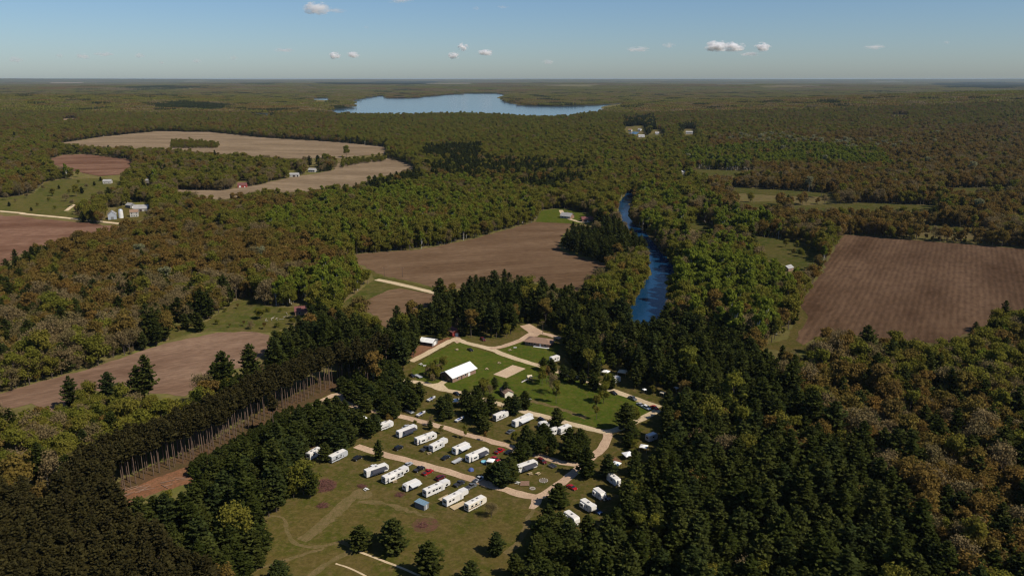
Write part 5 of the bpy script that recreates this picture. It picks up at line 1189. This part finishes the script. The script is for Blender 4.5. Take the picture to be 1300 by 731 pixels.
lone(706, 512, 13, 4, 1, 'loose leafy tree in the middle of the lawn', .8); lone(702, 500, 12, 3, 0, 'thin bare tree on the lawn above the loose leafy tree', .8); lone(688, 489, 11, 4, 0, 'leafy tree beside the playset on the lawn', .8)
lone(694, 486, 10, 2, 1, 'brownish tree between the playset and the upper road', .9); lone(757, 532, 13, 4, 1, 'slender leafy tree at the lower edge of the lawn', .75); lone(766, 512, 12, 4, 2, 'leafy tree right of the lawn centre', .75); lone(770, 499, 12, 4, 0, 'leafy tree touching the upper road at the lawn', .75)
lone(806, 540, 10, 4, 0, 'leafy tree at the right corner of the lawn', .9); lone(762, 474, 12, 5, 0, 'smooth bright green tree above the lawn road', 1.1)
lone(547, 541, 5.5, 3, 0, 'small bare tree left of the middle loop bend', .9); lone(590, 557, 7, 4, 1, 'small leafy tree on the lower bank of the middle loop', .8); lone(616, 560, 5, 2, 1, 'small brownish tree at the right of the middle loop row', .8); lone(560, 551, 4.5, 4, 0, 'low bush behind the second-row campers', .9)
lone(653, 562, 6, 4, 0, 'small tree left of the middle loop below the lawn', .9); lone(697, 577, 4, 2, 0, 'low brown bush on the grass in the middle loop', 1); lone(725, 582, 4, 4, 0, 'low bush on the grass right of the middle loop', 1)
lone(624, 656, 6, 3, 1, 'leafless shrub beside the cream camper', 1.4); lone(494, 540, 6, 2, 0, 'red-brown shrub at the left of the middle loop', 1.0); lone(527, 540, 3, 4, 0, 'low bush beside the second-row cars', 1.2)
lone(440, 200, 26, 4, 0, 'lone round tree between the two tan fields', 1.0); lone(419, 217, 16, 0, 2, 'pointed spruce beside the white farmhouse', 1.0); lone(410, 214, 22, 0, 1, 'tall spruce behind the white farmhouse', 1.1); lone(404, 212, 22, 0, 0, 'dark spruce left of the farmhouse spruces', 1.2); lone(393, 213, 22, 0, 0, 'dark spruce behind the white shed', 1.2)
lone(67, 249, 12, 4, 2, 'round shrub in the middle of the green pasture', 1.0); lone(97, 250, 18, 4, 0, 'dark round tree at the right of the pasture', 1.0); lone(84, 256, 11, 3, 0, 'bare shrub at the right of the pasture', 1.2)
for i, (x, y, h, l) in enumerate([(997, 314, 9, 'round bush at the left of the right clearing'), (1011, 318, 10, 'dark round bush in the middle of the right clearing'), (1017, 326, 8, 'small bush in front of the right clearing'), (1007, 323, 6, 'brown bush among the bushes of the right clearing'), (1026, 320, 11, 'round bush nearest the right field')]):
    lone(x, y, h, 2 if i == 3 else 4, i % 3, l, 1.1)
for i, (x, y, h, l) in enumerate([(217, 418, 9, 'low pine at the left of three above the sand field'), (236, 418, 11, 'middle pine of three above the sand field'), (253, 421, 13, 'pointed pine right of three above the sand field')]):
    lone(x, y, h, 0, 2, l, 1.1)
for i, (x, y, h) in enumerate([(22, 247, 9), (34, 252, 7), (12, 262, 6), (48, 262, 5), (55, 242, 8), (75, 240, 6), (88, 246, 7), (110, 240, 8), (120, 236, 7), (100, 233, 6), (8, 254, 10), (40, 268, 5), (62, 256, 6), (92, 262, 9), (128, 230, 7), (70, 266, 5), (20, 257, 5), (104, 246, 10)]):
    p = PROTO[(4, 3, 0)[i % 3]][(0, 1, 2)[i % 3]]; s = h / p['H']; place_tree((4, 3, 0)[i % 3], (0, 1, 2)[i % 3], G(x, y), i, (s * 1.3, s * 1.3, s), 'small bush scattered over the green pasture on the left', 'bushes of the pasture', 'bush')
for i, (x, y, h) in enumerate([(286, 396, 3), (302, 392, 4), (318, 386, 3), (276, 412, 4), (292, 416, 3), (340, 396, 4), (356, 396, 3), (310, 414, 4), (352, 416, 4), (372, 412, 5), (228, 421, 4), (244, 414, 3), (268, 404, 4), (336, 418, 5), (326, 396, 3)]):
    p = PROTO[(4, 2, 4)[i % 3]][i % 3]; s = h / p['H']; place_tree((4, 2, 4)[i % 3], i % 3, G(x, y), i, (s * 1.4, s * 1.4, s), 'low bush scattered over the left clearing', 'bushes of the left clearing', 'bush')
lone(331, 405, 8, 4, 0, 'wide round bush in the left clearing', 1.6); lone(319, 418, 6, 3, 0, 'bare bush at the edge of the left clearing', 1.3)
for i, (x, y, h, l) in enumerate([(190, 514, 27, 'tall pine rising in front of the sand field'), (178, 516, 22, 'pine left of the tallest one at the sand field'), (287, 508, 27, 'tall pine with broken top right of the sand field'), (276, 512, 22, 'pine beside the broken-topped one'), (92, 520, 18, 'pine at the lower left of the sand field'), (140, 517, 19, 'broad pine below the middle of the sand field'), (320, 490, 24, 'dark pine at the right end of the sand field')]):
    lone(x, y, h, 0, (3, 1, 0, 1, 1, 0, 0)[i], l, 1.0)
lone(160, 598, 13, 2, 2, 'golden-brown rounded tree in front of the plantation', 1.1)

for i in range(150):   # young pines grown up along the foot of the plantation
    t = rng.uniform(.36, 1); j = t * (len(EDGE) - 1); k_ = min(int(j), len(EDGE) - 2); a_ = Vector((*EDGE[k_], 0)).lerp(Vector((*EDGE[k_ + 1], 0)), j - k_)
    dy = rng.uniform(2.5, 24); xx, yy = a_.x + dy * .5 + rng.normal() * 3, a_.y + dy
    if xx > 385 or look(np.array([xx]), np.array([yy]))[0] == KEEP: continue
    h = 1.5 + dy * .30 * rng.uniform(.7, 1.1); p = PROTO[0][2]; s = h / p['H']
    place_tree(0, 2, G(xx, yy), rng.uniform(0, 6.28), (s * 1.3, s * 1.3, s), 'young green pine at the foot of the plantation edge', 'young pines below the plantation', 'young_pine')
for x, y, h in [(522, 521, 11), (508, 512, 12), (534, 511, 11), (518, 506, 12), (560, 524, 9), (569, 518, 8), (598, 528, 11), (612, 538, 12), (622, 527, 11), (605, 518, 12), (592, 517, 10), (644, 527, 10), (656, 527, 11), (664, 519, 10), (673, 570, 10), (690, 566, 11), (684, 577, 10), (671, 560, 8), (722, 568, 10), (737, 570, 10), (703, 572, 8), (636, 616, 11), (647, 612, 11), (622, 609, 7), (629, 608, 8), (645, 603, 8), (700, 580, 6),
                (380, 548, 12), (392, 540, 11), (404, 533, 11), (416, 528, 10), (428, 527, 10), (438, 536, 11), (424, 542, 12), (410, 550, 12), (448, 546, 11), (460, 552, 11), (472, 556, 10), (434, 556, 12), (420, 564, 11), (446, 566, 11), (432, 574, 11), (376, 568, 12), (384, 580, 12), (370, 590, 13), (415, 586, 9), (476, 548, 9), (500, 532, 8), (490, 530, 8), (668, 582, 8), (548, 546, 5), (770, 606, 11), (690, 708, 12), (702, 698, 13), (684, 690, 10), (696, 672, 10), (720, 700, 13), (712, 684, 11), (676, 722, 9), (745, 684, 10), (716, 482, 9), (726, 486, 8), (740, 489, 9), (752, 494, 9), (700, 474, 9), (690, 470, 8), (778, 493, 9), (640, 499, 7), (628, 494, 7), (612, 492, 6)]:
    v = 2 if rng.uniform() < .75 else 1; p = PROTO[0][v]; s = h / p['H']; wd_ = rng.uniform(1.15, 1.5)
    place_tree(0, v, G(x + rng.normal() * 1.2, y + rng.normal() * .8), rng.uniform(0, 6.28), (s * wd_, s * wd_ * rng.uniform(.85, 1.15), s), KLAB[0][0] + area(50, x, y), KLAB[0][1] + area(50, x, y))

# ------------------------------------------------------------------ clouds
def cloud_mat(name, k, amp):
    m, n, l, o = new_mat(name)
    pv = n.new('ShaderNodeVolumePrincipled'); pv.inputs['Color'].default_value = (.98, .98, .99, 1); pv.inputs['Anisotropy'].default_value = .1
    tc = n.new('ShaderNodeTexCoord'); ln = n.new('ShaderNodeVectorMath'); ln.operation = 'LENGTH'; l.new(tc.outputs['Object'], ln.inputs[0])
    oi = n.new('ShaderNodeObjectInfo'); ad = n.new('ShaderNodeVectorMath'); ad.operation = 'ADD'; l.new(tc.outputs['Object'], ad.inputs[0]); l.new(oi.outputs['Location'], ad.inputs[1])
    nz = n.new('ShaderNodeTexNoise'); nz.inputs['Scale'].default_value = 1.9; nz.inputs['Detail'].default_value = 5; l.new(ad.outputs[0], nz.inputs[0])
    a = n.new('ShaderNodeMath'); a.operation = 'MULTIPLY_ADD'; a.inputs[1].default_value = amp; l.new(nz.outputs[0], a.inputs[0])
    s = n.new('ShaderNodeMath'); s.operation = 'SUBTRACT'; s.inputs[0].default_value = .78 - amp * .5; l.new(ln.outputs['Value'], s.inputs[1]); l.new(s.outputs[0], a.inputs[2])
    mr = n.new('ShaderNodeMapRange'); mr.inputs[1].default_value = 0; mr.inputs[2].default_value = .6; mr.inputs[3].default_value = 0; mr.inputs[4].default_value = k; l.new(a.outputs[0], mr.inputs[0])
    l.new(mr.outputs[0], pv.inputs['Density']); l.new(pv.outputs[0], o.inputs['Volume']); return m
CM = cloud_mat('cloud_thick', .014, 2.6); CT = cloud_mat('cloud_thin', .003, 2.8)
def ico():
    import bmesh
    bm = bmesh.new(); bmesh.ops.create_icosphere(bm, subdivisions=3, radius=1.0); me = bpy.data.meshes.new('cloud'); bm.to_mesh(me); bm.free(); return me
def cloud(px, py, w, h, thick, label):
    u = (px - 650) / FPX; el = (HORIZON - py) / FPX; D = min(1500 / max(el, .02), 38000)
    v = (365.5 - py) / FPX; d = Vector((u, CP + v * SP, -SP + v * CP)); d *= D / d.y
    me = ico_me.copy(); me.materials.clear(); me.materials.append(CM if thick else CT)
    o = bpy.data.objects.new('cloud', me); col.objects.link(o); o.location = Vector((0, 0, CAM_H)) + d; k = D / FPX * .62
    o.scale = (w * k, w * k * .8, h * k); tag(o, label, 'cloud', 'small clouds above the horizon')
ico_me = ico()
for a in [(402, 11, 30, 13, 1, 'bright cloud highest in the left half of the sky'), (425, 14, 26, 6, 0, 'grey wisp trailing from the highest bright cloud'), (508, 1, 30, 6, 0, 'grey wisp cut by the top edge of the sky'), (605, 11, 10, 4, 0, 'small grey wisp near the top, left of two'), (638, 9, 13, 4, 0, 'small grey wisp near the top, right of two'), (465, 35, 6, 4, 0, 'tiny grey wisp below the bright cloud'),
          (425, 71, 13, 9, 1, 'left one of two touching clouds left of centre'), (448, 70, 15, 7, 1, 'right one of two touching clouds left of centre'), (576, 71, 13, 8, 1, 'lower left of three small clouds near centre'), (588, 60, 12, 9, 1, 'topmost of three small clouds near centre'), (617, 67, 18, 7, 1, 'right of three small clouds near centre'),
          (910, 59, 26, 12, 1, 'largest bright cloud on the right'), (932, 60, 24, 11, 1, 'cloud joined to the right of the largest bright cloud'), (968, 60, 18, 10, 1, 'round cloud right of the largest bright pair'), (849, 58, 15, 6, 0, 'faint cloud left of the largest bright cloud'), (810, 63, 26, 6, 0, 'faint flat cloud farthest left of the bright pair'), (952, 69, 26, 5, 0, 'faint flat cloud below the bright pair'), (1110, 60, 24, 5, 0, 'faint flat cloud on the far right'), (1202, 54, 7, 4, 0, 'tiny faint cloud nearest the right edge'), (696, 79, 13, 6, 0, 'small faint cloud low above the lake'),
          (20, 76, 16, 7, 0, 'faint low cloud nearest the left edge'), (75, 71, 9, 5, 0, 'faint low cloud second from the left edge'), (105, 72, 18, 6, 0, 'faint low cloud third from the left edge'), (132, 69, 22, 5, 0, 'flat grey cloud fourth from the left edge'), (177, 71, 12, 6, 0, 'faint low cloud fifth from the left edge'), (205, 80, 8, 4, 0, 'tiny low cloud between two faint ones on the left'), (250, 78, 11, 5, 0, 'small low cloud right of the tiny one'), (297, 74, 9, 6, 0, 'small pale cloud left of the long grey streak'), (362, 64, 24, 5, 0, 'long grey streak of cloud left of the touching pair')]:
    cloud(*a)

# ------------------------------------------------------------------ haze
mz, n_, l_, o_ = new_mat('haze'); pv = n_.new('ShaderNodeVolumePrincipled'); pv.inputs['Color'].default_value = (.60, .76, .92, 1); pv.inputs['Density'].default_value = 1.6e-5; pv.inputs['Anisotropy'].default_value = .2
l_.new(pv.outputs[0], o_.inputs['Volume']); M['haze'] = mz
hz = MB().box(-50000, 50000, -50000, 50000, -12.0, 168.0).build('haze', 'haze'); tag(hz, 'thin pale haze over the whole landscape', 'haze', kind='stuff')
